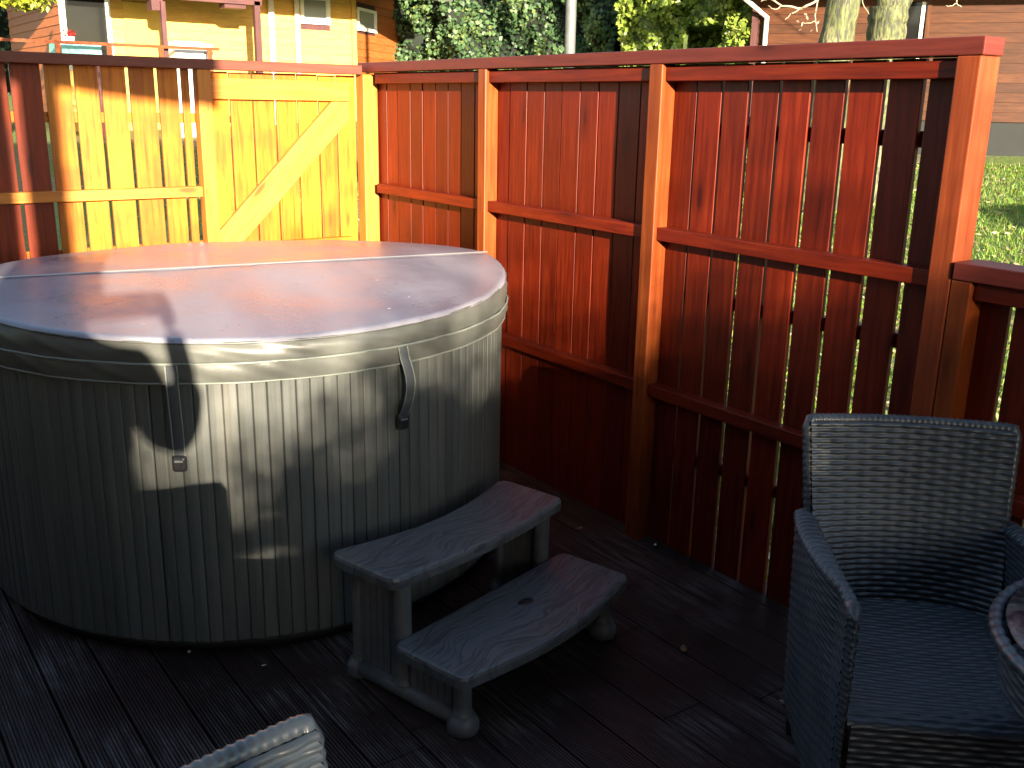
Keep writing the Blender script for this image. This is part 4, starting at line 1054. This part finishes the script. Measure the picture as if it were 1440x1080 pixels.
# ------------------------------------------------------------------ the photographer (stands behind the lens; casts the shadow on the cover)
def skin_obj(name,verts,edges,radii,mat,parent,root=0,sub=2):
    me=bpy.data.meshes.new(name); me.from_pydata(verts,edges,[]); o=bpy.data.objects.new(name,me); COL.objects.link(o); o.parent=parent
    me.materials.append(mat); o.modifiers.new('skin','SKIN'); sv=me.skin_vertices[0].data
    for i,r_ in enumerate(radii): sv[i].radius=(r_,r_) if not isinstance(r_,tuple) else r_; sv[i].use_root=(i==root)
    s_=o.modifiers.new('sub','SUBSURF'); s_.levels=sub; s_.render_levels=sub; return o
HX,HY=-2.82,-5.08
pe=empty('person',(HX,HY,0),0,'person in navy jacket and jeans holding up a phone behind the deck view','person')
SH=1.54
body_v=[(0,0,.98),(0,-.01,1.15),(0,-.02,1.36),(0,-.02,SH+.02),(0,0,1.62),(0,.01,1.73),(0,.02,1.83),
 (-.19,-.01,SH-.04),(-.22,.05,1.27),(-.01,.22,1.44),(.106,.33,1.545),
 (.17,-.01,SH-.04),(.30,.04,1.26),(.385,.22,1.42),(.392,.33,1.53),
 (-.10,0,.93),(-.11,.02,.52),(-.11,-.02,.09),(-.12,.14,.04),(.10,0,.93),(.11,.02,.52),(.11,-.02,.09),(.12,.14,.04)]
body_e=[(0,1),(1,2),(2,3),(3,4),(4,5),(5,6),(3,7),(7,8),(8,9),(9,10),(3,11),(11,12),(12,13),(13,14),(0,15),(15,16),(16,17),(17,18),(0,19),(19,20),(20,21),(21,22)]
body_r=[(.15,.11),(.135,.10),(.17,.11),(.10,.08),.055,(.078,.09),(.07,.085),.062,.045,.034,.030,.062,.045,.034,.030,.09,.06,.04,.035,.09,.06,.04,.035]
skin_obj('body',body_v,body_e,body_r,M_SKIN,pe)
jv=[(0,0,.93),(0,-.01,1.15),(0,-.02,1.36),(0,-.02,SH),(-.19,-.01,SH-.04),(-.22,.05,1.27),(-.03,.21,1.425),(.17,-.01,SH-.04),(.30,.04,1.26),(.380,.21,1.41)]
skin_obj('jacket',jv,[(0,1),(1,2),(2,3),(3,4),(4,5),(5,6),(3,7),(7,8),(8,9)],[(.175,.13),(.16,.12),(.19,.13),(.115,.095),.085,.072,.058,.085,.072,.060],M_COAT,pe)
skin_obj('trousers',[(0,0,.99),(-.10,0,.92),(-.11,.02,.52),(-.11,-.02,.10),(.10,0,.92),(.11,.02,.52),(.11,-.02,.10)],[(0,1),(1,2),(2,3),(0,4),(4,5),(5,6)],[(.16,.12),.105,.075,.06,.105,.075,.06],M_JEAN,pe)
skin_obj('hair',[(0,-.03,1.71),(0,-.035,1.79),(0,.0,1.865)],[(0,1),(1,2)],[(.088,.075),(.095,.09),(.07,.08)],M_HAIR,pe,1)
for s_,hx in ((-1,.106),(1,.392)):
    # palm + five fingers closing on the phone's short end
    x0=.15 if s_<0 else .35; w0=Vector((hx,.33,1.545 if s_<0 else 1.53))
    V=[tuple(w0),(hx-s_*.01,.335,1.575)]; E_=[(0,1)]; Rr=[.028,(.034,.018)]
    for k in range(4):
        b=len(V); zz=1.64-.019*k
        V+= [(hx-s_*.012,.322,zz-.004),(x0-s_*.010,.312,zz),(x0-s_*.032,.318,zz)]; E_+=[(1,b),(b,b+1),(b+1,b+2)]; Rr+=[.010,.0088,.0078]
    b=len(V); V+=[(hx-s_*.015,.345,1.590),(x0-s_*.022,.348,1.585)]; E_+=[(1,b),(b,b+1)]; Rr+=[.011,.009]
    skin_obj('hand',V,E_,Rr,M_SKIN,pe)
ph=MB().box((-.080,-.004,-.038),(.080,.004,.038)); po_=ph.build('phone',M_BLACK,None,.003)
po_.location=(HX+.25,HY+.33,1.612); tag(po_,'black phone held sideways in both hands of the person','phone')
for nm,(a,b) in (('left',(-.035,.09)),): 
    for s_ in (-1,1):
        MB().tube([(s_*.032,.10,1.765),(s_*.032,.112,1.765)],[.012,.006],10).build('eye',M_BLACK,pe)
MB().tube([(0,.095,1.765),(0,.118,1.73),(0,.10,1.72)],[.008,.014,.010],10).build('nose',M_SKIN,pe)
for s_ in (-1,1): MB().tube([(s_*.082,.0,1.77),(s_*.092,-.01,1.75),(s_*.082,.0,1.72)],[.010,.016,.008],8).build('ear',M_SKIN,pe)
for s_ in (-1,1):
    sh_=MB().tube([(s_*.115,-.07,.05),(s_*.118,.02,.055),(s_*.122,.13,.04),(s_*.122,.19,.032)],[.045,.052,.048,.028],14); sh_.build('shoe',M_BLACK,pe)

# ------------------------------------------------------------------ light, sky, camera
ld=bpy.data.lights.new('sun','SUN'); ld.energy=5.0; ld.angle=R(.5); ld.color=(1.0,.86,.66)
lo=bpy.data.objects.new('sun',ld); COL.objects.link(lo); lo.rotation_euler=SUN.to_track_quat('-Z','Y').to_euler(); lo.location=(-4,-10,6)
w=bpy.data.worlds.new('World'); S.world=w; w.use_nodes=True; nt=w.node_tree
sk=nt.nodes.new('ShaderNodeTexSky'); sk.sky_type='NISHITA'; sk.sun_disc=False
sk.sun_elevation=math.asin(-SUN.z); sk.sun_rotation=math.atan2(-SUN.x,-SUN.y)%(2*PI); sk.air_density=1.0; sk.dust_density=.6
bg=nt.nodes['Background']; nt.links.new(sk.outputs[0],bg.inputs[0]); bg.inputs[1].default_value=.09
cd=bpy.data.cameras.new('camera'); co=bpy.data.objects.new('camera',cd); COL.objects.link(co)
cd.sensor_width=36; cd.sensor_fit='HORIZONTAL'; cd.lens=F/1440*36; cd.clip_start=.01; cd.clip_end=3000
co.matrix_world=Matrix(((r2.x,u2.x,-fw.x,CAM.x),(r2.y,u2.y,-fw.y,CAM.y),(r2.z,u2.z,-fw.z,CAM.z),(0,0,0,1)))
S.camera=co
vs_=S.view_settings; S.display_settings.display_device='sRGB'; vs_.view_transform='Standard'; vs_.look='None'; vs_.exposure=2.4; vs_.gamma=1
S.cycles.max_bounces=8; S.cycles.use_denoising=True
